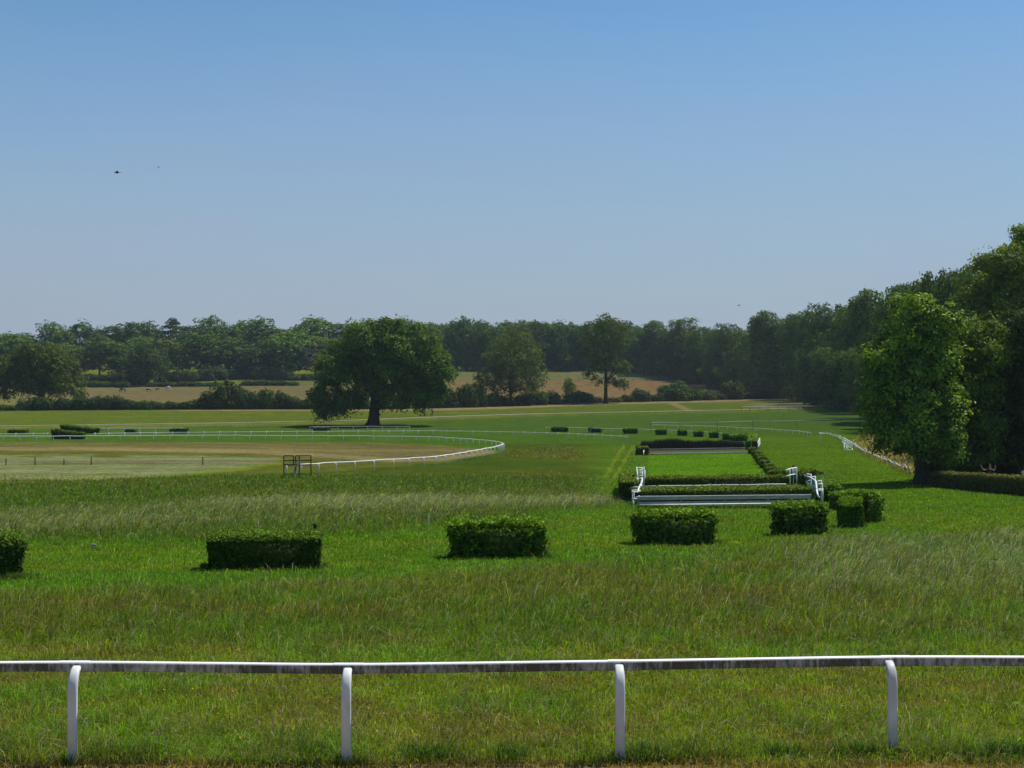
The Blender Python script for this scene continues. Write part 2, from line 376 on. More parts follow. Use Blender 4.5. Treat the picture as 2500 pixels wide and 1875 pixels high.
def grass_field(n, y0, y1, x0, x1, seed, name, label, far=False):
    r = np.random.default_rng(seed)
    ysrc = y0 + (y1 - y0) * r.random(n)
    d = dist_at(ysrc); xs = r.uniform(x0, x1, n); X = (xs - CX) / F * d
    d = d + r.normal(0, .004, n)*d; X = X + r.normal(0, .02, n)
    x, y, col, h, sil, dry, verge = survey(X, d)
    keep = (r.random(n) < np.clip(1 - verge*.6, 0, 1))
    if far: keep &= (h > .2)
    X, d, col, h, sil, dry, x = [v[keep] for v in (X, d, col, h, sil, dry, x)]
    n = len(X)
    B = np.stack([X, d, zg(d)], -1)
    H = h * r.lognormal(0, .35, n) * r.uniform(.6, 1.15, n)
    H = np.minimum(H, .95) * (.5 + 1.0*fbm(X*1.9, d*1.5, 81, 3))
    tuss = fbm(X*2.6 + 9, d*1.9, 82, 3)
    px = d / F * 2.44                                     # one render pixel in metres
    Wd = np.maximum(.005, px * r.uniform(.42, .9, n))
    wind = np.stack([np.full(n, .42), np.full(n, .1)], -1)
    lean = r.normal(0, .55, (n, 2)) + wind * np.clip(h/.3, .15, 1.2)[:, None]
    lean = np.concatenate([lean, np.zeros((n, 1))], 1)
    v = r.lognormal(0, .28, (n, 1)); C = col * v * np.array([1.80, 1.84, .95])
    C *= (.55 + .9*tuss)[:, None]
    C *= 1 + r.normal(0, .12, (n, 3))
    straw = r.random(n) < dry*.55 + .03
    C[straw] = np.array([.26, .20, .085]) * r.uniform(.5, 1.2, (straw.sum(), 1))
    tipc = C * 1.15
    fl = straw & (r.random(n) < .3) & (d < 45)
    lean[fl] *= 2.2; H[fl] *= 1.3
    sl = r.random(n) < sil*.5
    tipc[sl] = np.array([.54, .56, .45]) * r.uniform(.6, 1.2, (sl.sum(), 1)); C[sl] = C[sl]*.6 + tipc[sl]*.35
    H[sl] *= 1.3; lean[sl, 0] = np.abs(lean[sl, 0])*.6 + .45
    stalk = (h > .15) & (r.random(n) < .025 + .05*(fbm(X*.8, d*.6, 91, 3) > .55))
    H[stalk] = np.minimum(.75, h[stalk]*r.uniform(1.3, 2.3, stalk.sum())); lean[stalk] *= .6
    hd = np.where((fbm(X*.15, d*.25, 92) > .5)[:, None], np.array([[.17, .105, .062]]), np.array([[.27, .23, .13]])) * r.uniform(.6, 1.2, (n, 1))
    tipc[stalk] = hd[stalk]; C[stalk] = C[stalk]*.55 + hd[stalk]*.45
    V, q, tr, Cc = blades(B, H, Wd, lean, np.clip(C, .004, 1), np.clip(tipc, .004, 1), r)
    me = np_mesh(name, V, [q, tr], M['grass'], Cc)
    return tag(link(name, me), label, None, None, 'stuff')
QN = globals().get('GRASS_SCALE', 1.0)
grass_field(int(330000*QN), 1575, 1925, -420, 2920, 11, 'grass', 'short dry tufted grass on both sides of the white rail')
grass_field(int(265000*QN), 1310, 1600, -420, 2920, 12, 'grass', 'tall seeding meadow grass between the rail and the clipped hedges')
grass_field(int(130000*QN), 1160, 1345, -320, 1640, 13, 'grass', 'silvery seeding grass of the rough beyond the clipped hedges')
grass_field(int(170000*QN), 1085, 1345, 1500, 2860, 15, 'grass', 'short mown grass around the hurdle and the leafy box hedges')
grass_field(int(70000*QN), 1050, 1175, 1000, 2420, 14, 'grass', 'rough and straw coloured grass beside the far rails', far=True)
# turf edge that overhangs the verge, and flowers
def flowers():
    r = np.random.default_rng(5); n = 420
    ysrc = r.uniform(1600, 1850, n); cx = r.choice(np.array([560, 640, 860, 300, 1480, 2350, 1000, 2050, 80, 420]), n) + r.normal(0, 70, n)
    d = dist_at(ysrc); X = (cx - CX)/F*d
    H = r.uniform(.10, .24, n); s = r.uniform(.008, .014, n)
    c0 = np.stack([X, d, zg(d) + H], -1)
    a = r.uniform(0, 6.28, n); u = np.stack([np.cos(a), np.sin(a), r.normal(0, .3, n)], -1)*s[:, None]; w = np.stack([-np.sin(a), np.cos(a), r.normal(0, .3, n)], -1)*s[:, None]
    st = np.stack([r.normal(0, .01, n), r.normal(0, .01, n), -H], -1)
    sd = np.stack([np.full(n, .002), np.zeros(n), np.zeros(n)], -1)
    V = np.stack([c0-u, c0-w, c0+u, c0+w, c0-sd, c0+sd, c0+st+sd, c0+st-sd], 1).reshape(-1, 3)
    k = np.arange(n)[:, None]*8
    pc = np.where(r.random(n)[:, None] < .55, np.array([[.62, .28, .02]]), np.array([[.62, .48, .03]])) * r.uniform(.7, 1.1, (n, 1))
    pc[r.random(n) < .06] = (.35, .15, .38)
    g = np.tile(np.array([[.06, .11, .02]]), (n, 1))
    C = np.stack([pc]*4 + [g]*4, 1).reshape(-1, 3)
    me = np_mesh('wildflowers', V, [k + np.array([[0, 1, 2, 3]]), k + np.array([[4, 5, 6, 7]])], M['grass'], C)
    tag(link('wildflowers', me), 'small yellow and orange wildflowers scattered in the short grass', None, None, 'stuff')
flowers()
# ------------------------------------------------------------------ foliage
def unit(v):
    return v / np.maximum(np.linalg.norm(v, axis=-1, keepdims=True), 1e-6)
def leaf_quads(Pt, Nn, size, C, r, aspect=.62):
    n = len(Pt)
    a = unit(np.cross(Nn, r.normal(0, 1, (n, 3)))); b = np.cross(Nn, a)
    s = (size * r.uniform(.6, 1.35, n))[:, None]
    a = a*s; b = b*s*aspect
    bend = Nn * s * .18
    V = np.stack([Pt - a, Pt - b*.9 + bend, Pt + a*1.05 - bend*.6, Pt + b*.9 + bend], 1).reshape(-1, 3)
    k = np.arange(n)[:, None]*4
    return V, k + np.array([[0, 1, 2, 3]]), np.repeat(C, 4, axis=0)
def join_parts(parts):
    Vs, Fs, Cs, b = [], [], [], 0
    for V, fs, C in parts:
        Vs.append(V); Cs.append(C); Fs += [f + b for f in fs]; b += len(V)
    q = [f for f in Fs if f.shape[1] == 4]; t = [f for f in Fs if f.shape[1] == 3]
    out = []
    if q: out.append(np.concatenate(q))
    if t: out.append(np.concatenate(t))
    return np.concatenate(Vs), out, np.concatenate(Cs)

def crown_mesh(name, lobes, n_cl, per, clump, leaf, col, col2, seed, mat, flat=.72, hole=.12, zmin=-.75, spray=.45, fill=.18):
    """lobes (n,6): centre and radii; leaves sit in many clumps on and in the lobes"""
    r = np.random.default_rng(seed)
    lb = np.array(lobes, float)
    area = (lb[:, 3]*lb[:, 5] + lb[:, 3]*lb[:, 4]); pr = area/area.sum()
    k = r.choice(len(lb), n_cl*3, p=pr)
    dirs = unit(r.normal(0, 1, (n_cl*3, 3)))
    ok = (dirs[:, 2] > zmin) | (r.random(n_cl*3) < .25); k, dirs = k[ok], dirs[ok]
    rad = np.where(r.random(len(k)) < fill, r.uniform(.25, .8, len(k)), r.normal(.96, .12, len(k)))
    rad *= 1 + spray*(vnoise(dirs[:, 0]*3.1 + k*7.3, dirs[:, 2]*3.1 + dirs[:, 1]*2.3, seed) - .5)
    cc = lb[k, :3] + dirs * lb[k, 3:] * rad[:, None]
    # drop the clumps deep inside other lobes
    inside = np.zeros(len(cc), bool)
    for L_ in lb:
        inside |= (((cc - L_[:3]) / (L_[3:]*.62))**2).sum(1) < 1
    keep = ~inside | (r.random(len(cc)) < .22)
    keep &= r.random(len(cc)) > hole
    cc, dirs, k = cc[keep][:n_cl], dirs[keep][:n_cl], k[keep][:n_cl]
    n = len(cc)
    cs = clump * r.lognormal(0, .3, n)
    ctint = np.clip(r.normal(.45, .33, n), 0, 1.2)
    tilt = unit(dirs*.55 + np.array([0, 0, .75]) + r.normal(0, .25, (n, 3)))
    dv_ = r.normal(0, 1, (n, per, 3)) + tilt[:, None, :]*.9
    dv_ = unit(dv_)
    al = (dv_*tilt[:, None, :]).sum(-1, keepdims=True)
    dv_ = np.where(al < -.15, dv_ - 2*al*tilt[:, None, :], dv_)
    al = (dv_*tilt[:, None, :]).sum(-1, keepdims=True)
    off = dv_ * r.uniform(.72, 1.08, (n, per, 1)) * (1 + .25*(vnoise(dv_[..., :1]*2.3 + np.arange(n)[:, None, None], dv_[..., 2:]*2.3, seed) - .5))
    off = off - tilt[:, None, :]*(al + .15)*(1 - flat)
    Pt = (cc[:, None, :] + off*cs[:, None, None]).reshape(-1, 3)
    Nn = unit((dv_*.8 + tilt[:, None, :]*.25 + r.normal(0, .38, (n, per, 3))).reshape(-1, 3))
    ti = np.repeat(ctint, per)[:, None]
    C = (np.array(col)*(1-ti) + np.array(col2)*ti) * r.lognormal(0, .16, (n*per, 1))
    V, q, Cc = leaf_quads(Pt, Nn, np.full(n*per, leaf), C, r)
    return np_mesh(name, V, [q], mat, Cc)

def limb_path(p0, p1, r, sag=.15, n=5):
    p0, p1 = np.array(p0, float), np.array(p1, float); ts = np.linspace(0, 1, n)
    ln_ = np.linalg.norm(p1-p0); pts = p0 + (p1-p0)*ts[:, None]
    pts[:, 2] += np.sin(ts*math.pi)*ln_*sag
    pts[1:-1] += r.normal(0, ln_*.05, (n-2, 3)); return [Vector(p) for p in pts]
def trunk_mesh(name, h, r0, lobes, seed, mat, lean=(0, 0), nlimb=9, flare=1.6, sides=10):
    r = np.random.default_rng(seed); mb = MB()
    zs = [-.3, 0, .05*h, .14*h, .4*h, .7*h, h]; rr = [r0*flare, r0*flare*.92, r0*1.15, r0*.92, r0*.78, r0*.55, r0*.2]
    ax = lambda z: Vector((lean[0]*z/h + .15*r0*math.sin(z*3/h), lean[1]*z/h, z))
    mb.tube([ax(z) for z in zs], rr, sides)
    lb = sorted(lobes, key=lambda l: -l[3])[:nlimb*2]
    for i in r.permutation(len(lb))[:nlimb]:
        l = lb[i]; z0 = min(h*.95, max(.3*h, l[2]*.62 - l[5]*.3)) * r.uniform(.85, 1.05)
        p = limb_path(ax(z0), (l[0], l[1], l[2] + .2*l[5]), r, .06)
        ra = r0*.42*(1 - .4*z0/max(h, .1))
        mb.tube(p, [ra, ra*.8, ra*.6, ra*.4, ra*.15], 6)
        for _ in range(2):
            q0 = p[2 + int(r.integers(0, 2))]; q1 = Vector((l[0], l[1], l[2])) + Vector(r.normal(0, .55, 3)*np.array(l[3:]))
            mb.tube(limb_path(q0, q1, r, .05, 4), [ra*.4, ra*.3, ra*.2, ra*.07], 5)
    return mb.mesh(name, mat, True)

# --- single trees drawn lobe by lobe (positions read off the photograph, then given their own depth)
def lobes_from(pts, ox, oy, zoom, base, d, seed, deep=.75, copies=2):
    r = np.random.default_rng(seed); s = 1/zoom/ppm(d)
    bx, by = base; out = []
    xs = np.array([p[0] for p in pts]); W_ = (xs.max() - xs.min())/2 + 60; mx = (xs.max() + xs.min())/2
    for X, Y, R in pts:
        lim = deep * math.sqrt(max(.05, W_**2 - (X-mx)**2))
        offs = [-r.uniform(.35, .95)*lim, r.uniform(.25, .95)*lim] if copies == 2 else [r.uniform(-.6, .6)*lim]
        if copies == 3: offs.append(r.uniform(-.2, .2)*lim)
        for o in offs:
            out.append(((X - bx)*s, o*s, (by - Y)*s, R*s*r.uniform(.9, 1.05), R*s*r.uniform(.9, 1.1), R*s*.92))
    return out
def place_tree(name, base_src, d, crown, trunk, label, cat='tree', group=None):
    X = (base_src[0] - CX)/F*d
    e = empty(name, G(X, d), label, cat, group)
    if trunk: link('trunk', trunk, e)
    if crown: link('crown', crown, e)
    return e
GA, GB = (.030, .062, .011), (.060, .105, .014)          # leaf colours, dull to fresh

# the great oak
ob = (608, 790); od = float(dist_at(740 + 790/2.633))
oak = lobes_from([(520, 205, 85), (640, 180, 88), (740, 165, 80), (860, 215, 95), (960, 290, 95), (1040, 400, 90), (1075, 470, 60), (1010, 560, 75), (950, 640, 52),
    (410, 320, 95), (330, 400, 85), (450, 430, 110), (300, 560, 85), (245, 590, 55), (280, 690, 48), (350, 685, 50), (460, 630, 75), (590, 540, 120), (740, 610, 85), (700, 390, 140), (850, 480, 120), (900, 600, 70), (600, 300, 120), (760, 280, 110), (470, 130, 26), (560, 118, 24), (690, 100, 26), (800, 110, 24), (900, 150, 26), (1010, 215, 26), (1090, 330, 26), (1135, 440, 22), (340, 255, 28), (262, 370, 28), (255, 480, 26), (190, 560, 26), (190, 630, 24), (250, 715, 22), (330, 735, 20), (950, 690, 22), (1040, 620, 26), (1060, 560, 26)],
    680, 740, 2.633, ob, od, 3, .72, 3)
oak = [(a_*.95, b_*.95, c_*.965, q1*.83, q2*.83, q3*.74) for a_, b_, c_, q1, q2, q3 in oak]
e = place_tree('oak_tree', (680 + 608/2.633, 0), od,
    crown_mesh('crown', oak, 1900, 34, 1.5, .27, (.026, .056, .009), (.056, .100, .011), 4, M['leaf'], hole=.16, fill=.08),
    trunk_mesh('trunk', 13, 1.25, oak, 5, M['bark'], (.6, 0), 14, 1.75, 14), 'great spreading oak with dark trunk standing alone by the white rails')
# the oak at the edge
b = (265, 672); d_ = float(dist_at(740 + 672/2.633))
lb = lobes_from([(250, 325, 75), (325, 350, 85), (190, 345, 75), (120, 400, 90), (50, 430, 80), (40, 520, 70), (385, 420, 90), (430, 500, 75), (470, 560, 48), (400, 575, 42), (250, 450, 140), (150, 520, 90), (300, 540, 80), (90, 585, 40), (500, 585, 28), (-40, 470, 70)],
    0, 740, 2.633, b, d_, 13, .75, 2)
place_tree('oak_tree', (265/2.633, 0), d_, crown_mesh('crown', [(a_, b_, c_, q1*.84, q2*.84, q3*.76) for a_, b_, c_, q1, q2, q3 in lb], 1500, 24, 1.35, .32, (.032, .060, .010), (.080, .112, .013), 14, M['leaf'], hole=.14),
    trunk_mesh('trunk', 11, 1.0, lb, 15, M['bark'], (0, 0), 10), 'yellowish green oak with low drooping boughs, above the hedgerow near the horses')
# mid tree
b = (1490, 655); d_ = float(dist_at(740 + 655/2.633))
lb = lobes_from([(1490, 250, 75), (1560, 265, 75), (1420, 300, 65), (1610, 350, 80), (1385, 380, 75), (1500, 400, 120), (1645, 450, 70), (1355, 480, 70), (1450, 520, 80), (1560, 525, 80), (1665, 530, 45), (1335, 550, 48)],
    680, 740, 2.633, b, d_, 23, .8, 2)
place_tree('broadleaf_tree', (680 + 1490/2.633, 0), d_, crown_mesh('crown', lb, 1100, 17, 1.35, .31, (.030, .054, .014), (.060, .092, .020), 24, M['leaf'], hole=.3, fill=.06),
    trunk_mesh('trunk', 13, .55, lb, 25, M['bark'], (0, 0), 12), 'rounded grey green tree with thin trunk in the hedgerow right of the great oak')
# ragged tall tree
b = (470, 645); d_ = float(dist_at(740 + 645/2.633))
lb = lobes_from([(470, 135, 50), (530, 170, 65), (400, 175, 65), (345, 235, 55), (565, 265, 52), (440, 290, 75), (335, 305, 35), (470, 365, 60), (555, 400, 40), (600, 425, 40), (410, 420, 45), (345, 462, 24), (560, 510, 42), (500, 490, 38), (590, 540, 24), (410, 505, 30), (500, 230, 60)],
    1300, 740, 2.633, b, d_, 33, .8, 2)
place_tree('ragged_tree', (1300 + 470/2.633, 0), d_, crown_mesh('crown', lb, 640, 17, 1.25, .32, (.030, .054, .013), (.052, .080, .017), 34, M['leaf'], hole=.38, fill=.05),
    trunk_mesh('trunk', 23, .62, lb, 35, M['bark'], (0, 0), 13), 'tall ragged tree with gaps in its crown and a long bare trunk')
# sapling
b = (1867, 620); d_ = float(dist_at(740 + 640/2.633))
lb = lobes_from([(1865, 490, 22), (1880, 520, 24), (1850, 530, 24), (1868, 560, 26)], 680, 740, 2.633, b, d_, 43, .8, 2)
place_tree('sapling', (680 + 1867/2.633, 0), d_, crown_mesh('crown', lb, 130, 14, .7, .24, (.05, .09, .02), (.07, .11, .02), 44, M['leaf'], hole=.1),
    trunk_mesh('trunk', 4.5, .1, lb, 45, M['bark'], (0, 0), 3), 'slim young sapling sticking out of the hedgerow beside the ragged tree')
# mid tree among the second hedges
b = (940, 500); d_ = 622.0
lb = lobes_from([(930, 300, 50), (870, 340, 55), (985, 330, 60), (1035, 390, 50), (850, 400, 50), (930, 400, 90), (1010, 450, 45), (880, 465, 55)], 0, 740, 2.633, b, d_, 53, .8, 2)
place_tree('broadleaf_tree', (940/2.633, 0), d_, crown_mesh('crown', lb, 900, 18, 1.5, .38, (.020, .042, .011), (.040, .070, .014), 54, M['leaf'], hole=.1),
    trunk_mesh('trunk', 9, .6, lb, 55, M['bark'], (0, 0), 8), 'dark bushy tree rising out of the far hedge behind the horses')

# near trees on the right
def near_tree(name, pts, base, d, seed, n_cl, per, clump, leaf, c1, c2, mat, trunk, label, hole=.08, copies=2, flat=.72):
    lb = lobes_from(pts, 1900, 560, 2.37, base, d, seed, .7, copies)
    lb = [(a_, b_, c_, q1*.80, q2*.80, q3*.74) for a_, b_, c_, q1, q2, q3 in lb]
    return place_tree(name, (1900 + base[0]/2.37 + (8 if name == 'maple_tree' else 0), 0), d, crown_mesh('crown', lb, n_cl, per, clump, leaf, c1, c2, seed + 1, mat, hole=hole, flat=flat, zmin=-.9),
        trunk_mesh('trunk', trunk[0], trunk[1], lb, seed + 2, M['bark'], (0, 0), trunk[2], 1.25), label)
near_tree('maple_tree', [(755, 455, 52), (720, 530, 70), (835, 530, 75), (930, 530, 60), (975, 580, 40), (680, 640, 75), (800, 650, 120), (610, 720, 75), (560, 762, 48), (700, 800, 130), (570, 860, 65), (600, 960, 85), (720, 1000, 130), (580, 1060, 62), (640, 1150, 90), (760, 1150, 130), (670, 1235, 50), (790, 1250, 60), (880, 800, 110), (900, 1050, 130), (920, 1200, 100), (880, 1300, 70), (960, 1290, 80), (960, 950, 90), (960, 720, 70), (640, 1290, 30), (705, 425, 24), (795, 425, 24), (640, 560, 24), (588, 650, 24), (500, 745, 28), (515, 830, 26), (500, 960, 28), (498, 1080, 26), (540, 1180, 26), (600, 1265, 24), (950, 470, 20), (1000, 555, 18), (560, 1010, 24)],
    (812, 1478), 112, 63, 1750, 34, .68, .15, (.026, .056, .008), (.110, .175, .014), M['leaf_bright'], (6.5, .62, 12), 'fresh light green tree with dark trunk at the end of the clipped hedge')
near_tree('broadleaf_tree', [(960, 760, 80), (940, 900, 80), (950, 1050, 80), (940, 1200, 90), (980, 1310, 80), (1100, 1330, 80), (915, 1370, 60), (960, 1410, 65), (1040, 1410, 70), (1010, 650, 80), (1090, 600, 75), (1180, 590, 80), (1270, 600, 70), (1050, 740, 110), (1160, 740, 130), (1280, 720, 110), (1020, 900, 110), (1150, 930, 140), (1000, 1080, 120), (1120, 1120, 140), (990, 1250, 100), (1120, 1270, 110)],
    (1050, 1460), 116, 73, 1500, 32, .7, .14, (.036, .070, .012), (.070, .115, .016), M['leaf'], (8, .35, 9), 'round topped mid green tree beside the light green tree')
near_tree('holm_oak', [(1180, 760, 80), (1260, 720, 75), (1320, 800, 80), (1080, 850, 70), (1230, 880, 110), (1340, 930, 90), (1100, 960, 90), (1240, 1030, 110), (1330, 1080, 100), (1140, 1130, 110), (1260, 1190, 110), (1180, 1290, 100), (1320, 1280, 90)],
    (1230, 1460), 117, 83, 1500, 30, .58, .12, (.026, .046, .020), (.062, .085, .048), M['leaf'], (7, .35, 9), 'grey green holm oak overhanging the clipped hedge')
near_tree('holm_oak', [(1400, 530, 60), (1450, 600, 80), (1390, 690, 50), (1430, 780, 90), (1400, 900, 80), (1470, 950, 110), (1410, 1060, 90), (1480, 1150, 110), (1410, 1240, 90), (1560, 700, 120), (1560, 1000, 130), (1500, 1300, 90)],
    (1480, 1465), 115, 93, 1200, 30, .58, .12, (.024, .046, .016), (.050, .080, .034), M['leaf'], (8, .35, 9), 'darker holm oak at the end of the tree line by the frame edge')
near_tree('broadleaf_tree', [(1100, 480, 60), (1180, 420, 75), (1280, 380, 80), (1250, 280, 80), (1330, 250, 80), (1380, 330, 80), (1400, 440, 90), (1130, 560, 80), (1260, 520, 110), (1380, 560, 100)],
    (1270, 1420), 150, 103, 1300, 22, .8, .17, (.052, .094, .011), (.130, .190, .015), M['leaf_bright'], (17, .45, 9), 'tall sunlit tree rising behind the round topped tree')
near_tree('broadleaf_tree', [(1400, 90, 30), (1410, 150, 45), (1440, 220, 70), (1390, 250, 40), (1460, 320, 90), (1500, 420, 100), (1480, 150, 60)],
    (1450, 1400), 155, 113, 700, 22, .8, .17, (.044, .082, .012), (.095, .145, .016), M['leaf'], (22, .45, 7), 'tallest tree of the wood, its top reaching the frame edge')

# --- shared crowns for the woods
def generic_lobes(seed, w=1.0, h=1.0, low=.22, n=13, top=.5):
    """a crown of unit width and unit height"""
    r = np.random.default_rng(seed); out = []
    for i in range(n):
        z = low + (1 - low) * ((i + .5)/n)
        prof = math.sin(math.pi * min(1, max(.06, (z - low*.55) / (1.12 - low*.55)))**.85)
        rad = .36 * prof
        a = r.uniform(0, 6.28); q = r.uniform(.3, 1) * rad
        s = r.uniform(.16, .235)
        out.append((q*math.cos(a)*w, q*math.sin(a)*w, min(z, 1.02 - s*.8)*h, s*w, s*w, s*h*.85))
    out.append((0, 0, .55*h, .28*w, .28*w, .3*h)); out.append((0, 0, (.80)*h, .20*w, .20*w, .17*h))
    return out
CR, TR = [], []
for i in range(8):
    lo = generic_lobes(200 + i, low=(.22, .12, .3, .18)[i % 4], n=12 + i % 4)
    lo_m = [(a*15, b_*15, c*20, r1*15, r2*15, r3*20) for a, b_, c, r1, r2, r3 in lo]
    c1, c2 = ((GA, GB), ((.026, .055, .014), (.046, .084, .018)), ((.040, .066, .012), (.070, .098, .014)), ((.034, .062, .018), (.055, .092, .022)))[i % 4]
    CR.append(crown_mesh('crown', lo_m, 430, 13, 1.25, .42, c1, c2, 300 + i, M['leaf_far'], hole=.08, zmin=-.8))
    TR.append(trunk_mesh('trunk', 15, .32, lo_m, 400 + i, M['bark'], (0, 0), 6, 1.3, 7))
ED, ET = [], []                                  # trees of the wood's edge, leafy to the ground
for i in range(5):
    lo = generic_lobes(250 + i, low=.0, n=15)
    lo_m = [(a*15, b_*15, c*20, r1*15, r2*15, r3*20) for a, b_, c, r1, r2, r3 in lo]
    c1, c2 = ((GA, GB), ((.030, .060, .012), (.052, .090, .016)), ((.034, .064, .010), (.066, .104, .014)))[i % 3]
    ED.append(crown_mesh('crown', lo_m, 900, 20, 1.05, .27, c1, c2, 350 + i, M['leaf'], hole=.06, zmin=-.9))
    ET.append(trunk_mesh('trunk', 14, .35, lo_m, 450 + i, M['bark'], (0, 0), 6, 1.3, 7))
BU = []                                          # bushes, 4 m wide and 3 m high
for i in range(6):
    r = np.random.default_rng(500 + i)
    lo = [(r.uniform(-1.2, 1.2), r.uniform(-.9, .9), r.uniform(.5, 1.7), r.uniform(.7, 1.1), r.uniform(.6, 1), r.uniform(.7, 1.15)) for _ in range(9)] + [(0, 0, .9, 1.6, 1.3, 1.3), (-.9, 0, .5, 1, 1, .7), (.9, 0, .5, 1, 1, .7)]
    c1, c2 = (((.020, .040, .012), (.036, .064, .016)), ((.024, .046, .012), (.044, .072, .016)), ((.020, .038, .016), (.034, .056, .020)))[i % 3]
    BU.append(crown_mesh('bush', lo, 330, 13, .42, .17, c1, c2, 550 + i, M['leaf_far'], hole=.05, zmin=-.95))

LAND = [(45, 'the yellowish oak'), (352, 'the dark bushy tree'), (421, 'the cedar'), (780, 'the dead tree'), (915, 'the great oak'), (1246, 'the rounded hedgerow tree'), (1478, 'the ragged tree'), (1700, 'the big hedgerow bush'), (1972, 'the wood edge opening'), (2110, 'the light green tree'), (2350, 'the grey green holm oak')]
ORD = ['first', 'second', 'third', 'fourth', 'fifth', 'sixth', 'seventh', 'eighth', 'ninth', 'tenth', 'eleventh', 'twelfth', 'thirteenth', 'fourteenth', 'fifteenth', 'sixteenth', 'seventeenth', 'eighteenth', 'nineteenth', 'twentieth']
def name_row(items, noun, row):
    """labels for a row of look-alikes by counting from the nearest landmark; items [(x, object)]"""
    items = sorted(items, key=lambda t_: t_[0]); cnt = {}
    for x, o in items:
        ls = [l for l in LAND if l[0] <= x]
        l = ls[-1] if ls else (0, 'the frame edge')
        k = cnt.get(l[1], 0); cnt[l[1]] = k + 1
        o['label'] = f"{ORD[k]} {noun} right of {l[1]}, {row}"
def woods(rows, kinds, trunks, noun, row, group, seed, name='broadleaf_tree'):
    r = np.random.default_rng(seed); items = []
    for i, (x, top, wpx, d) in enumerate(rows):
        h = float(hrel(d)) + (HY - top)/F*d
        w = 1.45*wpx/F*d
        k = int(r.integers(0, len(kinds)))
        e = empty(name, G((x - CX)/F*d, d), None, 'tree', group, r.uniform(0, 6.28))
        e.scale = (w/14.2, w/14.2, h/21.5)
        c = link('crown', kinds[k], e); t_ = link('trunk', trunks[k], e)
        items.append((x, e))
    name_row(items, noun, row)
    return items
rr = np.random.default_rng(77)
# the far tree line: front row
front = [(8, 838, 70, 668), (46, 812, 82, 672), (84, 846, 60, 660), (140, 838, 90, 664), (196, 848, 70, 658), (243, 822, 78, 662), (290, 836, 70, 656), (345, 822, 70, 664), (395, 826, 74, 660), (446, 838, 70, 664), (500, 812, 86, 668), (560, 828, 84, 662), (612, 848, 70, 656), (660, 826, 80, 662), (712, 808, 92, 660), (770, 820, 86, 664), (830, 826, 80, 668), (880, 806, 80, 672), (940, 808, 80, 676), (990, 802, 64, 676)]
woods(front, CR, TR, 'leafy tree', 'front row of far tree line', 'trees of the far tree line, front row', 1)
back = [(-20, 812, 90, 735), (20, 822, 60, 730), (68, 815, 60, 738), (122, 786, 62, 742), (160, 806, 60, 735), (194, 783, 66, 745), (232, 798, 60, 742), (281, 794, 66, 748), (319, 785, 60, 742), (357, 787, 58, 738), (390, 799, 50, 744), (456, 794, 60, 738), (507, 775, 78, 742), (551, 800, 70, 738), (590, 786, 60, 744), (623, 775, 84, 748), (684, 800, 70, 745), (729, 797, 64, 742), (782, 773, 88, 738), (832, 788, 70, 744), (880, 786, 60, 748), (925, 780, 70, 750), (970, 786, 60, 746)]
woods(back, CR, TR, 'tall tree', 'back row of far tree line', 'trees of the far tree line, back row', 2)
# the straight wood behind the brown field
xs = np.arange(1014, 1560, 27.0)
rowA = [(float(x + rr.normal(0, 4)), float(788 + 7*math.sin(x*.037) + rr.normal(0, 4)), float(rr.uniform(42, 56)), float(700 + rr.uniform(-6, 6))) for x in xs]
woods(rowA, CR, TR, 'crowded dark tree', 'straight wood edge', 'trees along the straight wood edge', 3)
rowB = [(float(x + 13 + rr.normal(0, 4)), float(787 + 5*math.sin(x*.05) + rr.normal(0, 4)), float(rr.uniform(44, 58)), float(722 + rr.uniform(-6, 6))) for x in xs]
woods(rowB, CR, TR, 'crowded tree', 'straight wood second rank', 'trees in the second rank of the straight wood', 4)
low = [(float(x + rr.normal(0, 5)), float(838 + rr.normal(0, 8)), float(rr.uniform(40, 56)), float(696 + rr.uniform(-4, 4))) for x in np.arange(1005, 1530, 36.0)]
woods(low, ED, ET, 'low leafy tree', 'under straight wood', 'low trees under the straight wood edge', 9)
# the wood curving in from the right
edge = [(1545, 803, 64, 690), (1573, 799, 60, 680), (1608, 781, 64, 672), (1640, 800, 60, 662), (1665, 770, 66, 655), (1700, 800, 62, 640), (1722, 795, 60, 628), (1752, 800, 62, 612), (1778, 788, 66, 596), (1805, 800, 60, 580), (1830, 790, 70, 560), (1862, 780, 62, 545), (1880, 757, 92, 512), (1915, 772, 66, 505), (1946, 757, 80, 490), (1985, 757, 84, 470), (2022, 738, 96, 440), (2060, 745, 84, 425), (2085, 742, 84, 405), (2109, 735, 90, 385), (2140, 703, 106, 340), (2178, 690, 100, 310), (2215, 690, 100, 290), (2252, 665, 112, 262), (2296, 655, 110, 245), (2343, 645, 112, 230), (2388, 640, 112, 220), (2430, 637, 116, 208), (2475, 640, 120, 196), (2530, 610, 130, 185), (2600, 600, 140, 180)]
woods(edge, ED, ET, 'dense dark tree', 'in the curving wood', 'tall trees of the curving wood', 5)
lowe = [(1590, 850, 54, 668), (1650, 856, 56, 648), (1700, 862, 54, 628), (1745, 866, 56, 602), (1795, 866, 62, 575), (1850, 862, 66, 545), (1995, 862, 78, 440), (2030, 846, 90, 415), (2070, 850, 90, 392), (2105, 846, 90, 368), (2150, 850, 100, 318), (2200, 850, 110, 270), (2440, 900, 120, 170), (2520, 900, 130, 160)]
woods(lowe, ED, ET, 'lower leafy tree', 'foot of curving wood', 'lower trees at the foot of the curving wood', 6)
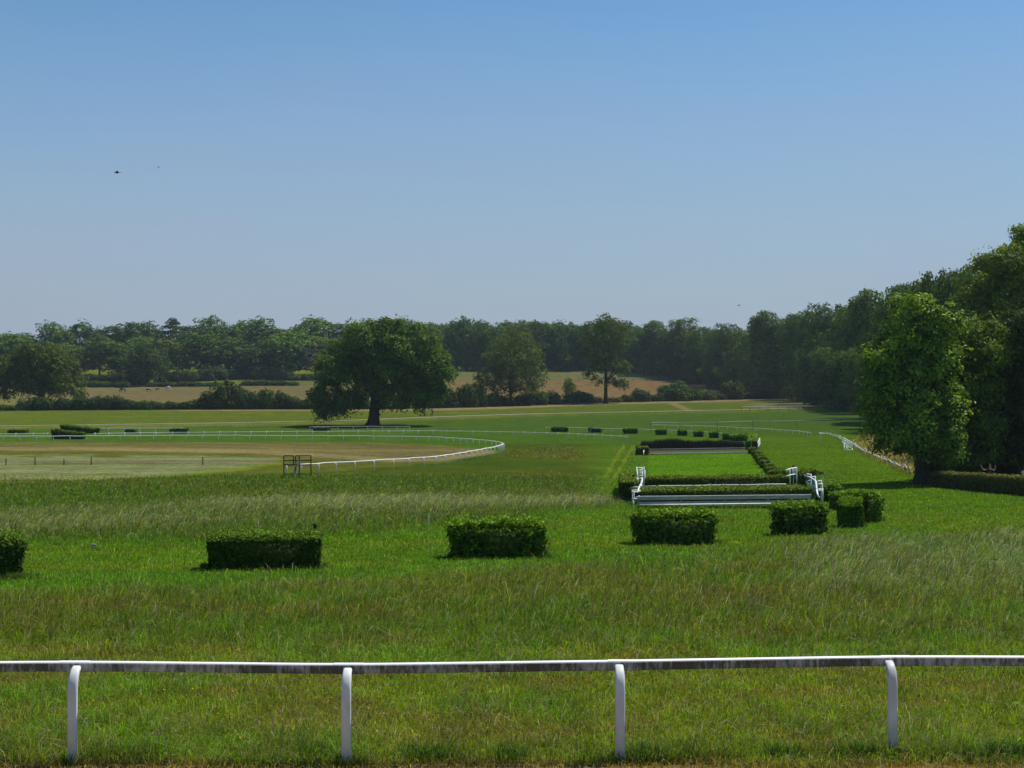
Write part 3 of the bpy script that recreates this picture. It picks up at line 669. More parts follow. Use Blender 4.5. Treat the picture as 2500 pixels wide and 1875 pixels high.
# cedar: flat shelves of dark needles
r = np.random.default_rng(88); cd = 744.0; ch = float(hrel(cd)) + (HY - 778)/F*cd; cw = 52/F*cd
sh = []
for z, wd in ((.97, .5), (.90, .85), (.82, 1.0), (.73, .9), (.63, .75), (.52, .7), (.4, .6)):
    for _ in range(4):
        a = r.uniform(0, 6.28); q = r.uniform(.1, .30)*wd*cw
        sh.append((q*math.cos(a), q*math.sin(a), (z + r.normal(0, .012))*ch, .24*wd*cw, .24*wd*cw, .028*ch))
e = place_tree('cedar_tree', (421, 0), cd, crown_mesh('crown', sh, 420, 13, 1.0, .34, (.016, .034, .018), (.030, .048, .024), 89, M['leaf_far'], flat=.25, hole=.05),
    trunk_mesh('trunk', ch*.95, .5, sh, 90, M['bark'], (0, 0), 10, 1.3, 8), 'dark flat topped cedar standing above the far tree line')
# dead tree with pale bare limbs
dd = 640.0; base = Vector(((783 - CX)/F*dd, dd, float(zg(dd)))); s = dd/F
pt = lambda x, y, o=0: Vector(((x - 783)*s, o, CZ - (y - HY)*s - base.z))
e = empty('dead_tree', base, 'dead tree with pale bare limbs left of the great oak', 'tree')
mb = MB(); mb.tube([pt(783, 912), pt(789, 880), pt(796, 868), pt(799, 840), pt(800, 806)], [.34, .28, .22, .14, .03], 7)
mb.build('trunk', M['bark_pale'], e, smooth=True)
limbs = [[(796, 868), (783, 868), (770, 864), (755, 863), (737, 857)], [(770, 864), (757, 877), (742, 870)], [(795, 868), (795, 850), (794, 835), (797, 815)], [(783, 868), (775, 855), (768, 846)],
         [(755, 863), (748, 850), (730, 843)], [(768, 876), (755, 880), (748, 890)], [(799, 840), (806, 828), (808, 815)], [(758, 864), (760, 850), (757, 838)], [(790, 880), (772, 882), (760, 872)], [(745, 860), (740, 846), (742, 836)], [(772, 882), (762, 892), (756, 897)]]
for i, l in enumerate(limbs):
    mb = MB(); mb.tube([pt(x, y, ((i*37) % 7 - 3)*.4 - 1) for x, y in l], [.12 - .09*k/len(l) for k in range(len(l))], 5); mb.build('limb', M['bark_pale'], e, smooth=True)

# --- hedgerow bushes
def bushes(rows, noun, row, group, seed, name='hedgerow_bush'):
    r = np.random.default_rng(seed); items = []
    for x, top, wpx, d in rows:
        h = float(hrel(d)) + (HY - top)/F*d; w = wpx/F*d
        me = BU[int(r.integers(0, len(BU)))]
        o = link(name, me, None, G((x - CX)/F*d, d)); o.rotation_euler = (0, 0, float(r.choice([0, 3.14])) + r.uniform(-.3, .3))
        o.scale = (w/4.6, max(w/4.6, .9), h/3.05)
        tag(o, None, 'bush', group); items.append((x, o))
    name_row(items, noun, row)
hb = lambda x: float(dist_at(ln(HEDGEROW, x) - .5))
H1 = [(0, 985, 46), (30, 988, 50), (62, 972, 44), (95, 964, 66), (125, 970, 50), (160, 966, 46), (195, 958, 50), (228, 962, 46), (262, 961, 40), (290, 964, 46), (322, 972, 42), (352, 974, 44), (385, 977, 42), (418, 978, 42), (452, 978, 44), (485, 968, 44), (515, 948, 60), (556, 920, 74), (592, 938, 60), (622, 954, 46), (650, 944, 50), (688, 952, 46), (720, 966, 44), (752, 970, 50), (790, 960, 46), (830, 966, 50), (880, 962, 50), (930, 970, 50), (980, 968, 50), (1030, 960, 50), (1062, 950, 56), (1098, 944, 50), (1140, 930, 56), (1168, 926, 46), (1200, 950, 46), (1235, 962, 50), (1275, 958, 50), (1312, 950, 54), (1350, 952, 46), (1392, 960, 46), (1425, 950, 56), (1456, 968, 40), (1500, 968, 40), (1530, 962, 34), (1563, 947, 54), (1600, 958, 44), (1645, 929, 88), (1690, 944, 50), (1722, 949, 56), (1756, 956, 40), (1787, 926, 60), (1822, 952, 40), (1850, 956, 44), (1882, 950, 50), (1918, 952, 46), (1975, 955, 40)]
bushes([(x, t_, w, hb(x)) for x, t_, w in H1], 'dark hedgerow bush', 'long hedgerow', 'bushes of the long hedgerow', 21)
H2 = [(10, 905, 40, 646), (60, 912, 40, 646), (185, 912, 50, 634), (210, 909, 40, 642), (238, 911, 40, 642), (262, 910, 40, 640), (292, 904, 40, 638), (318, 906, 40, 636), (400, 908, 44, 636), (428, 901, 50, 636), (462, 900, 50, 638), (500, 894, 54, 642), (535, 892, 54, 646), (572, 893, 50, 650), (600, 889, 50, 652), (632, 891, 56, 650), (662, 898, 50, 648), (696, 899, 44, 646), (724, 914, 40, 644), (752, 911, 36, 644), (778, 906, 40, 646)]
bushes(H2, 'grey green field bush', 'second hedge', 'bushes of the second hedge', 22)
H3 = [(200, 927, 44, 610), (235, 928, 44, 610), (268, 929, 40, 610), (300, 929, 40, 608), (376, 931, 40, 612), (410, 931, 40, 612), (445, 930, 40, 613), (480, 931, 40, 613), (515, 931, 40, 614), (548, 932, 38, 614), (610, 927, 44, 618), (645, 926, 44, 618), (680, 927, 44, 618), (712, 930, 40, 618)]
bushes(H3, 'low bramble bush', 'horse field edge', 'brambles at the top of the horse field', 23, 'bramble_bush')

US = [(2272, 1108, 40, 116), (2300, 1080, 46, 117), (2330, 1084, 44, 118)] + [(x, 1092 + (i*13 % 5)*7, 58, 124 + (i*7 % 4)*2.5) for i, x in enumerate(range(2290, 2760, 34))]
bushes(US, 'dark undergrowth bush', 'behind the clipped hedge', 'undergrowth behind the clipped hedge', 24, 'undergrowth_bush')

US2 = [(x, 1062 + (i*11 % 4)*9, 66, 119 + (i*5 % 3)*1.5) for i, x in enumerate(range(2265, 2620, 36))]
bushes(US2, 'tall undergrowth bush', 'under the dark trees', 'tall undergrowth under the dark trees', 25, 'undergrowth_bush')
# ------------------------------------------------------------------ clipped hedges
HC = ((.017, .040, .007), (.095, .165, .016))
def hedge(name, p0, p1, w, h0, h1, seed, label, group=None, flare=.92, leafy=.03, c=HC, leaf=None, dens=1.0, sprigs=0, cat='hedge', mat='hedge', round_=.08):
    """a clipped hedge whose centre line on the ground runs from p0 to p1"""
    p0, p1 = Vector(p0), Vector(p1); r = np.random.default_rng(seed)
    mid = (p0 + p1)/2; ax = p1 - p0; Ln = math.hypot(ax.x, ax.y); ux = np.array([ax.x, ax.y])/Ln; uy = np.array([-ux[1], ux[0]])
    leaf = leaf or max(.042, 1.15*mid.y/F*2.44)
    A = 2*Ln*(h0+h1)/2 + Ln*w + w*(h0+h1)
    n = int(min(26000, A / (leaf*leaf*1.24) * 2.6 * dens))
    faces = r.choice(5, n, p=np.array([Ln*w*1.25, Ln*(h0+h1)/2, Ln*(h0+h1)/2, w*h0, w*h1])/(Ln*w*1.25 + Ln*(h0+h1) + w*(h0+h1)))
    u, v = r.random(n), r.random(n)
    s = np.where(faces == 3, 0, np.where(faces == 4, 1, u)); tt = np.where(faces == 1, 0, np.where(faces == 2, 1, np.where(faces == 0, v, u)))
    zf = np.where(faces == 0, 1, v)
    nrm = np.zeros((n, 3)); nrm[faces == 0] = (0, 0, 1); nrm[faces == 1] = (0, -1, .1); nrm[faces == 2] = (0, 1, .1); nrm[faces == 3] = (-1, 0, .1); nrm[faces == 4] = (1, 0, .1)
    hh = h0 + (h1 - h0)*s
    def warp(s, tt, zf, hh):
        sc = flare + (1 - flare)*zf
        edge = np.minimum(np.minimum(s, 1-s)*Ln, np.minimum(tt, 1-tt)*w)
        a = (s - .5)*Ln*sc; b_ = (tt - .5)*w*sc
        drop = round_ * np.clip(1 - edge/.15, 0, 1) * (zf > .9)
        bump = (fbm(a*1.3 + 50 + seed, b_*1.3 + zf*1.7 + seed*1.7, seed, 3) - .5)
        return a, b_, zf*hh - drop, bump
    a, b_, z, bump = warp(s, tt, zf, hh)
    off = bump*(leafy*3 + .06) + np.abs(r.normal(0, 1, n))*leafy - .03
    a = a + nrm[:, 0]*off; b_ = b_ + nrm[:, 1]*off; z = z + nrm[:, 2]*off
    z = np.maximum(z, .01)
    ti = np.clip(r.normal(.24, .22, n) + (faces == 0)*.5, 0, 1)[:, None]   # fresh shoots on top, plus sunlit tops and shaded sides painted in
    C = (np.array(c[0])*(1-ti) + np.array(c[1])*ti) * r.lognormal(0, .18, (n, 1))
    def world(a, b_, z, s):
        gz = p0.z + (p1.z - p0.z)*s - mid.z
        return np.stack([ux[0]*a + uy[0]*b_, ux[1]*a + uy[1]*b_, z + gz], -1)
    Pt = world(a, b_, z, s)
    Nw = np.stack([ux[0]*nrm[:, 0] + uy[0]*nrm[:, 1], ux[1]*nrm[:, 0] + uy[1]*nrm[:, 1], nrm[:, 2]], -1)
    Nn = unit(Nw*.75 + r.normal(0, .5, (n, 3)) + np.array([0, 0, .15]))
    parts = []
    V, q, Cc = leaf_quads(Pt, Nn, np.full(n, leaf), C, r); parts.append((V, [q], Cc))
    # woody inside
    g = np.array([[x_, y_, z_] for z_ in (0, 1) for x_, y_ in ((0, 0), (1, 0), (1, 1), (0, 1))], float)
    inn = .13 if h0 > .5 else .05
    a, b_, z, _ = warp(g[:, 0], g[:, 1], g[:, 2], h0 + (h1 - h0)*g[:, 0])
    a -= np.sign(a)*inn; b_ -= np.sign(b_)*inn; z = np.where(g[:, 2] > 0, z - inn, -.05)
    parts.append((world(a, b_, z, g[:, 0]), [np.array([[0, 1, 5, 4], [1, 2, 6, 5], [2, 3, 7, 6], [3, 0, 4, 7], [4, 5, 6, 7]])], np.tile(np.array([[.020, .030, .010]]), (8, 1))))
    # young shoots that stand out of the top
    if sprigs:
        k = sprigs; m_ = 11
        s_ = r.random(k); b0 = (r.random(k) - .5)*w*.9; hgt = r.uniform(.06, .30, k)*min(1, h0*.9)
        a0 = (s_ - .5)*Ln; tp = r.random((k, m_)); zz = (h0 + (h1-h0)*s_)[:, None] + tp*hgt[:, None]
        sp = .045*leaf/.045
        Pt = world((a0[:, None] + r.normal(0, sp, (k, m_))).ravel(), (b0[:, None] + r.normal(0, sp, (k, m_))).ravel(), zz.ravel(), np.repeat(s_, m_))
        C = np.array([.105, .185, .018]) * r.lognormal(0, .15, (k*m_, 1))
        V, q, Cc = leaf_quads(Pt, unit(r.normal(0, 1, (k*m_, 3)) + np.array([0, 0, .6])), np.full(k*m_, leaf*.95), C, r); parts.append((V, [q], Cc))
    V, fs, Cc = join_parts(parts)
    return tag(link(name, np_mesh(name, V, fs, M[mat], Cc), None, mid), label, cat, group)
def hedge_px(name, x0, y0, x1, y1, hpx, depth, seed, label, **k):
    """front bottom edge from (x0,y0) to (x1,y1) in the photo, hpx tall there"""
    a, b = P(x0, y0), P(x1, y1); d = (b - a); nn = Vector((-d.y, d.x, 0)).normalized()
    if nn.y < 0: nn = -nn
    h1 = k.pop('hpx1', hpx)
    a2, b2 = a + nn*depth/2, b + nn*depth/2; a2.z, b2.z = float(zg(a2.y)), float(zg(b2.y))
    return hedge(name, a2, b2, depth, hpx/ppm(a.y), h1/ppm(b.y), seed, label, **k)

OL = ((.020, .040, .008), (.105, .150, .018))
g1 = 'clipped box hedges of the near row'
YG = ((.022, .052, .008), (.115, .205, .018))
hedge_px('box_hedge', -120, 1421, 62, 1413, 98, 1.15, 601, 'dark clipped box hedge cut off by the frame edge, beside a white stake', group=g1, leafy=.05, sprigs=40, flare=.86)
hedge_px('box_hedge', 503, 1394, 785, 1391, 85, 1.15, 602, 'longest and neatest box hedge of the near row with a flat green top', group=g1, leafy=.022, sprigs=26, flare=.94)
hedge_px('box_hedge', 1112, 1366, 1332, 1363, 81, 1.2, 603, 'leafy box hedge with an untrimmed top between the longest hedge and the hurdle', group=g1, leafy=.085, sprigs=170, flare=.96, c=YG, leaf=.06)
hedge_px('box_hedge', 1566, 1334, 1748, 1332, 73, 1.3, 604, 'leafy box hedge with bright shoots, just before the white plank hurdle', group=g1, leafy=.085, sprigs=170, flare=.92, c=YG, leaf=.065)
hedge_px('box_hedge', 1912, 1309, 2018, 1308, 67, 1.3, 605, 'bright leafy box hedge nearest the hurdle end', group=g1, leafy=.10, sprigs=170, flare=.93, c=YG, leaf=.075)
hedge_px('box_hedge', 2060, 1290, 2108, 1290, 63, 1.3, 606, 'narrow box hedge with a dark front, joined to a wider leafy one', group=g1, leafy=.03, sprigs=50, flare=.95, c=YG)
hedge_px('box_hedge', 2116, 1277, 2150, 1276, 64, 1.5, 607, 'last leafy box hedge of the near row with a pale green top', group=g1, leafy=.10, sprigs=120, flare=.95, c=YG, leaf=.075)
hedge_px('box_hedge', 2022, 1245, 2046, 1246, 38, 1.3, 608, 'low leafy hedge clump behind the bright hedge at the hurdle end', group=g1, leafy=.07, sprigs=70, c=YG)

g2 = 'small hedges of the far row'
for i, (x0, x1, yb, h_, lab) in enumerate([
    (1345, 1388, 1054.5, 11.5, 'longest small hedge of the far row, nearest the great oak'), (1437, 1471, 1056, 11.5, 'second small hedge of the far row from the great oak'),
    (1522, 1558, 1059, 12.5, 'third small hedge of the far row, with sprouts on top'), (1601, 1628, 1062, 12.5, 'fourth small hedge of the far row, behind the brush fence'),
    (1656, 1678, 1064, 13, 'squarest small hedge of the far row, behind the brush fence'), (1695, 1718, 1067, 13.5, 'sixth small hedge of the far row, behind the brush fence'),
    (1733, 1757, 1069.5, 13.5, 'small leafy hedge third from the brush fence end'), (1766, 1788, 1074, 14, 'small hedge leaning against the sprawling bush by the brush fence')]):
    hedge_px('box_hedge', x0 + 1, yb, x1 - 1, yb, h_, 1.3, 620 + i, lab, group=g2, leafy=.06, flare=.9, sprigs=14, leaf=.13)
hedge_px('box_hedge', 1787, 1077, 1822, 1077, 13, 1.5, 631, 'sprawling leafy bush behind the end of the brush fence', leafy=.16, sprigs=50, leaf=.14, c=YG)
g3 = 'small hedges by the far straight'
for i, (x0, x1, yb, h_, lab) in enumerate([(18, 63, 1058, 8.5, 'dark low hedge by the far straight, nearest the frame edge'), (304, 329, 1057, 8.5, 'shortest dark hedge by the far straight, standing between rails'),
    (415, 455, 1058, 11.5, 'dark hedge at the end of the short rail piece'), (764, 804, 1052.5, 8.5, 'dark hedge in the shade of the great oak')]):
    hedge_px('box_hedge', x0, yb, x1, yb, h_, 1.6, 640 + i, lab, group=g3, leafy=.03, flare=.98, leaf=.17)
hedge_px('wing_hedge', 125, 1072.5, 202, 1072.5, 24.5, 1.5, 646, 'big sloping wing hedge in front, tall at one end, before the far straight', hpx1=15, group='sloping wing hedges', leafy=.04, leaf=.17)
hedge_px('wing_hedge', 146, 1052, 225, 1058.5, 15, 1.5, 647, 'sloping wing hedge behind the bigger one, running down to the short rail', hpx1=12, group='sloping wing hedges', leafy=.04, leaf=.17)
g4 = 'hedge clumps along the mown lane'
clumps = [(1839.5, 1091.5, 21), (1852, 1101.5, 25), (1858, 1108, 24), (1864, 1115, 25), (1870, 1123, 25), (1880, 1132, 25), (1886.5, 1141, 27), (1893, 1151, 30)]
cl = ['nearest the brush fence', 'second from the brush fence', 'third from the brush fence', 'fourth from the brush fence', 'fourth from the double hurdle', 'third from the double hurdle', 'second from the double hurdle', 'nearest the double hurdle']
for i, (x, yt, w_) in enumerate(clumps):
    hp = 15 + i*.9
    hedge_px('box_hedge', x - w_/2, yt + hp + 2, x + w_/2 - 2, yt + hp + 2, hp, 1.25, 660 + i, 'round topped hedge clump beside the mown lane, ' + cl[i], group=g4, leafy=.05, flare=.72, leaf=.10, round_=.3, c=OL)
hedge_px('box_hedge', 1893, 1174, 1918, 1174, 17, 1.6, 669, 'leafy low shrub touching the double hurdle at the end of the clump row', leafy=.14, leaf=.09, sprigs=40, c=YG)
# longer grass that the mower leaves round the hedges and the posts
def tufts():
    r = np.random.default_rng(19); Ps, Hs, Cs = [], [], []
    for x0, x1, yb in [(-60, 62, 1414), (502, 786, 1387), (1108, 1334, 1360), (1566, 1748, 1328), (1912, 2018, 1302), (2060, 2108, 1285), (2116, 2150, 1272), (1566, 1985, 1240)]:
        n = int((x1 - x0)*9); xs_ = r.uniform(x0 - 12, x1 + 12, n); d = dist_at(yb + 1) + r.normal(-.12, .10, n)
        Ps.append(np.stack([(xs_ - CX)/F*d, d, zg(d)], -1)); Hs.append(r.uniform(.08, .26, n)); Cs.append(np.array([.075, .120, .016]) * r.lognormal(0, .3, (n, 1)))
    n = 15000; xs_ = r.uniform(-300, 2800, n); cl_ = fbm(xs_*.012, xs_*0 + 3, 15, 4)
    k = r.random(n) < sst(.42, .62, cl_); xs_ = xs_[k]; n = len(xs_); yb = 1853 + r.normal(0, 7, n); d = dist_at(yb)
    Ps.append(np.stack([(xs_ - CX)/F*d, d, zg(d)], -1)); Hs.append(r.uniform(.05, .24, n)); Cs.append(np.array([.062, .125, .014]) * r.lognormal(0, .3, (n, 1)))
    for xp, yb in ((177, 1866), (845, 1868), (1514, 1863), (2179, 1850)):
        n = 170; q_ = P(xp, yb); a = r.uniform(0, 6.28, n); rad = r.uniform(.05, .22, n); Y_ = q_.y + rad*np.sin(a)*.7
        Ps.append(np.stack([q_.x + rad*np.cos(a), Y_, zg(Y_)], -1)); Hs.append(r.uniform(.06, .2, n)); Cs.append(np.array([.07, .12, .016]) * r.lognormal(0, .3, (n, 1)))
    Bp, Hh, Cc = np.concatenate(Ps), np.concatenate(Hs), np.concatenate(Cs); n = len(Bp)
    lean = np.concatenate([r.normal(.1, .5, (n, 2)), np.zeros((n, 1))], 1)
    V, q, tr, C_ = blades(Bp, Hh, np.maximum(.005, Bp[:, 1]/F*2.44*.7), lean, Cc, Cc*1.2, r)
    tag(link('grass', np_mesh('grass', V, [q, tr], M['grass'], C_)), 'longer grass tufts round the hedge feet, the rail posts and the worn verge', None, None, 'stuff')
tufts()
# the clipped hedge under the trees
DG = ((.050, .066, .016), (.110, .115, .038))
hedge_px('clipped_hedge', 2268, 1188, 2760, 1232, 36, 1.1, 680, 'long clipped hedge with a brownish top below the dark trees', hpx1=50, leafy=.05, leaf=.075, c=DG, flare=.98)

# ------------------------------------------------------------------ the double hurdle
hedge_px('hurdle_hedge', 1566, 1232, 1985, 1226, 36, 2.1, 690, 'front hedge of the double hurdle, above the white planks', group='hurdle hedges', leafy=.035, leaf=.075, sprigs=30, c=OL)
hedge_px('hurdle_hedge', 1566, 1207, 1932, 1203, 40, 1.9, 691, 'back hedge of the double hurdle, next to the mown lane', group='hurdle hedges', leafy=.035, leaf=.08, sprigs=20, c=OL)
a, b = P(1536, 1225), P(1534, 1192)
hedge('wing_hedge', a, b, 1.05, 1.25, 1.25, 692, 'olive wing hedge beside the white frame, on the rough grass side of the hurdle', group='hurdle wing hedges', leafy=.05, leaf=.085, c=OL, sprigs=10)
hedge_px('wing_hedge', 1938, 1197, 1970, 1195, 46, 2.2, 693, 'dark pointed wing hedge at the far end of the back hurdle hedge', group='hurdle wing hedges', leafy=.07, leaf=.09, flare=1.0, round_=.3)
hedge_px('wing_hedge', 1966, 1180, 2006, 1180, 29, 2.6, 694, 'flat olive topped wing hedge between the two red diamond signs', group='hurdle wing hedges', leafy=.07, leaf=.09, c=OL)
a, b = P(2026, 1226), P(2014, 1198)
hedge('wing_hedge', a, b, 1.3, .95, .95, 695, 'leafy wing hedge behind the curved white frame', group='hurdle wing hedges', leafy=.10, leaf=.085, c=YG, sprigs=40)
# white plank barrier in front
a, b = P(1564, 1237.5), P(1990, 1232.5); d_ = (b - a); dn = d_.normalized(); back_ = Vector((-dn.y, dn.x, 0))
e = empty('plank_barrier', a, 'low white barrier of two weathered planks and a ground pole before the hurdle', 'barrier')
u = Vector((d_.x, d_.y, d_.z))
def along(f, z, o): return u*f + back_*o + Vector((0, 0, z))
n_ = 4
for k in range(n_):
    f0, f1 = k/n_ + .001, (k+1)/n_ - .001
    mb = MB(); mb.bar(along(f0, .42 + .004*(k % 2), .55), along(f1, .42 + .004*((k+1) % 2), .55), .05, .19); mb.build('plank', M['plank'], e)
    mb = MB(); mb.bar(along(f0, .175, .45), along(f1, .175, .45), .05, .13); mb.build('plank', M['plank'], e)
for k in range(n_ + 1):
    mb = MB(); mb.bar(along(min(max(k/n_, .004), .996), -.1, .64), along(min(max(k/n_, .004), .996), .5, .64), .09, .09); mb.build('post', M['plank'], e)
mb = MB(); mb.bar(along(0, .545, .55), along(1, .545, .55), .11, .04); mb.build('cap_rail', M['white'], e)
mb = MB(); mb.tube([along(k/6, .085, .12) for k in range(7)], .055, 8); mb.build('ground_pole', M['white'], e, smooth=True)
# white guard rail between the hedges
a, b = W(1567, 1187.3, 92.4), W(1919, 1182, 94.5)
e = empty('guard_rail', G(a.x, a.y), 'thin white rail between the two hurdle hedges', 'rail'); o_ = e.location
mb = MB(); mb.tube([a - o_ + (b - a)*(k/8) + Vector((0, 0, .012*((k*5) % 3 - 1))) for k in range(9)], .04, 8); mb.build('rail', M['white_far'], e, smooth=True)
for k in range(6):
    p = a + (b - a)*(k/5); mb = MB(); mb.bar(G(p.x, p.y) - o_ - Vector((0, 0, .1)), p - o_ - Vector((0, 0, .02)), .08, .08); mb.build('post', M['white'], e)

def pipes(name, label, cat, origin, items, mats=None, group=None):
    """items: (part name, [(x, y, distance)...] in the photo, radius, material)"""
    e = empty(name, origin, label, cat, group)
    for nm, pts, rad, mt in items:
        mb = MB(); mb.tube([W(*p) - e.location for p in pts], rad*.66, 7)
        mb.build(nm, M[mt], e, smooth=True)
    return e
def gy(d): return HY + F*float(hrel(d))/d + 1
# wing frames of the double hurdle
pipes('wing_rail', 'curved white pipe frame at the rough grass end of the hurdle', 'wing rail', P(1546, 1242), [
    ('rail', [(1566.5, 1167, 93.5), (1567.8, 1170, 92.8), (1567, 1177, 90.5), (1562.5, 1186, 87), (1559, 1193, 85), (1557.8, 1201, 83.2)], .085, 'white_clean'),
    ('rail', [(1567, 1183, 90.8), (1566, 1188, 88.5), (1563, 1195, 86.2), (1562, 1200, 84.4)], .05, 'white_clean'),
    ('rail', [(1560, 1211, 84.5), (1559.8, 1214, 83.8), (1557.5, 1218, 83), (1543, 1217.5, 82.8)], .06, 'white_clean'),
    ('crossbar', [(1542, 1200.5, 83.1), (1557.8, 1201, 83.2)], .055, 'white_clean'), ('crossbar', [(1542, 1197, 84), (1558, 1196.7, 84.3)], .045, 'white_clean'),
    ('crossbar', [(1545, 1189, 86), (1561, 1189.5, 86)], .045, 'white_clean'), ('crossbar', [(1553, 1174, 91), (1567, 1175.5, 91)], .045, 'white_clean'),
    ('crossbar', [(1553.5, 1167.5, 93.4), (1566.8, 1168, 93.4)], .05, 'white_clean'), ('crossbar', [(1548, 1213.5, 84.3), (1559.5, 1213, 84.3)], .04, 'white_clean'),
    ('post', [(1544.3, 1197, 83.2), (1544.8, 1244, 83.2)], .055, 'white_clean'), ('post', [(1548, 1200, 83), (1548.6, 1244, 83)], .035, 'white_clean'), ('post', [(1546.2, 1222, 82.6), (1550.3, 1245, 82.6)], .03, 'white_clean'),
    ('post', [(1555, 1166, 91.5), (1555.3, 1209, 91.5)], .08, 'white'), ('post', [(1558, 1168, 93), (1558, 1207, 93)], .05, 'white')])
pipes('wing_rail', 'upright slatted white frame at the far end of the same hurdle side', 'wing rail', P(1570, 1205), [
    ('post', [(1572, 1139, 98), (1572, gy(98), 98)], .07, 'white'), ('post', [(1574.6, 1148, 98.6), (1576, gy(98.6), 98.6)], .05, 'white_clean'), ('post', [(1554.4, 1141, 98.2), (1557, 1166, 97), (1557.5, gy(97), 97)], .06, 'white'),
    ('slat', [(1553.5, 1142, 98.2), (1567, 1142, 98.2)], .065, 'white_clean'), ('slat', [(1558, 1147, 97.9), (1567.2, 1147.3, 97.9)], .06, 'white_clean'), ('slat', [(1558.5, 1151, 97.6), (1567.4, 1151, 97.6)], .06, 'white_clean'),
    ('slat', [(1558.6, 1155, 97.3), (1568, 1155.6, 97.3)], .06, 'white_clean'), ('slat', [(1560, 1161, 97), (1569.5, 1161.8, 97)], .05, 'white_clean'), ('post', [(1567.4, 1141, 98.2), (1569, 1166, 97.4), (1569.3, gy(97.4), 97.4)], .05, 'white')])
pipes('wing_rail', 'curved white pipe frame at the leafy end of the hurdle', 'wing rail', P(2005, 1232), [
    ('rail', [(1973, 1157.5, 92.2), (1964.5, 1160, 93), (1979.5, 1166.5, 90), (1988.5, 1172, 88), (1991.8, 1176, 87), (1993.2, 1187, 85.8), (1994, 1197, 84.9)], .085, 'white_clean'),
    ('rail', [(1976, 1173.2, 91), (1968.4, 1175.2, 91.6), (1971, 1177.5, 90.8), (1981, 1183, 88.5), (1992.6, 1191.5, 86)], .06, 'white_clean'),
    ('rail', [(1994, 1197, 84.9), (1995.6, 1205, 84.4), (1997.5, 1213, 83.8), (2000, 1214, 83.9)], .085, 'white_clean'),
    ('crossbar', [(1966, 1160, 92.7), (1979, 1157.6, 92.8)], .05, 'white_clean'), ('crossbar', [(1978, 1165.6, 90.3), (1990.5, 1163, 90.6)], .055, 'white_clean'), ('crossbar', [(1992, 1175, 87.2), (2005.6, 1173.8, 87.4)], .055, 'white_clean'),
    ('crossbar', [(1993, 1182.6, 86.3), (2007.5, 1180.6, 86.5)], .055, 'white_clean'), ('crossbar', [(1994, 1194.8, 85.1), (2008.8, 1192.3, 85.4)], .05, 'white_clean'), ('crossbar', [(1994, 1196.8, 84.9), (2009.5, 1197.4, 85.1)], .06, 'white_clean'),
    ('post', [(1979.6, 1157.5, 92.8), (1980.5, gy(92.8), 92.8)], .08, 'white'), ('post', [(1989.7, 1162.5, 90.6), (1990.2, gy(90.6), 90.6)], .08, 'white'), ('post', [(2005, 1173, 87.4), (2005.4, gy(87.4), 87.4)], .07, 'white'),
    ('post', [(2006.6, 1180, 86.5), (2006.8, gy(86.5), 86.5)], .08, 'white'), ('post', [(2007.8, 1191.6, 85.3), (2008.3, gy(85.3), 85.3)], .08, 'white')])
pipes('wing_rail', 'white slatted frame panel below the first red diamond sign', 'wing rail', P(1940, 1198), [
    ('rail', [(1918.5, 1148.6, 98), (1930, 1144, 99), (1944.5, 1141.4, 100)], .075, 'white_clean'), ('rail', [(1921, 1162.5, 97), (1932, 1159, 98), (1941, 1157.5, 99)], .07, 'white_clean'),
    ('slat', [(1928, 1146, 98.6), (1930, gy(98.6), 98.6)], .055, 'white'), ('slat', [(1935, 1144, 99.2), (1936, 1160, 99.2)], .055, 'white'), ('slat', [(1940, 1143, 99.6), (1941, 1158, 99.6)], .05, 'white'), ('slat', [(1945, 1142, 100), (1945, gy(100), 100)], .05, 'white')])
def diamond(x, y, d, size, label, mat='red', round_=False):
    e = empty('diamond_sign' if not round_ else 'marker_sign', G((x-CX)/F*d, d), label, 'sign', None)
    top = CZ - (y-HY)/F*d - e.location.z; s = size/ppm(d)
    mb = MB(); mb.bar((0, 0, -.1), (0, 0, top), .04, .03); mb.build('stake', M['white'], e)
    mb = MB(); n_ = 4 if not round_ else 12
    ring = [(s*math.cos(2*math.pi*k/n_), s*math.sin(2*math.pi*k/n_)) for k in range(n_)]
    vs = [(p, -.045, top + q_) for p, q_ in ring] + [(p, -.02, top + q_) for p, q_ in ring]
    mb._add(vs, [tuple(range(n_)), tuple(range(2*n_-1, n_-1, -1))] + [(k, (k+1) % n_ + 0, (k+1) % n_ + n_, k + n_)[::-1] for k in range(n_)])
    mb.build('sign_board', M[mat], e)
diamond(1937, 1138.5, 100.5, 4.4, 'small red diamond sign rising above the white slatted panel')
diamond(2007, 1154.5, 93, 3.8, 'small red diamond sign on a stake by the olive wing hedge')
diamond(1546, 1161.5, 92, 3.0, 'little round dark sign on a stake above the olive wing hedge', 'black', True)
diamond(1834, 1066, 176, 2.2, 'little dark sign on a stake in the bright hedge by the brush fence', 'black', True)

# ------------------------------------------------------------------ the brush fence
fa, fb = P(1581, 1110.5), P(1828, 1106.5); fd = fb - fa; fn = Vector((-fd.y, fd.x, 0)).normalized()
e = empty('brush_fence', fa, 'steeplechase fence of dark upright birch brush behind a low bank and white boards', 'fence')
r = np.random.default_rng(31); n = 5200
f = r.random(n); dep = 1.0 + r.random(n)*1.0
hb_ = 1.30 + .30*(fbm(f*9 + 3, f*0 + 1, 5, 3) - .5)*2 + .12*np.sin(f*5)
B = np.stack([fd.x*f + fn.x*dep, fd.y*f + fn.y*dep, fd.z*f + .25 + 0*f], -1)
lean = np.concatenate([r.normal(0, .07, (n, 2)), np.zeros((n, 1))], 1)
Cb = np.array([.030, .023, .020]) * r.lognormal(0, .35, (n, 1)); tip = Cb*1.5; pale = (f > .72) | (f < .12); tip[pale] = np.array([.075, .068, .066])
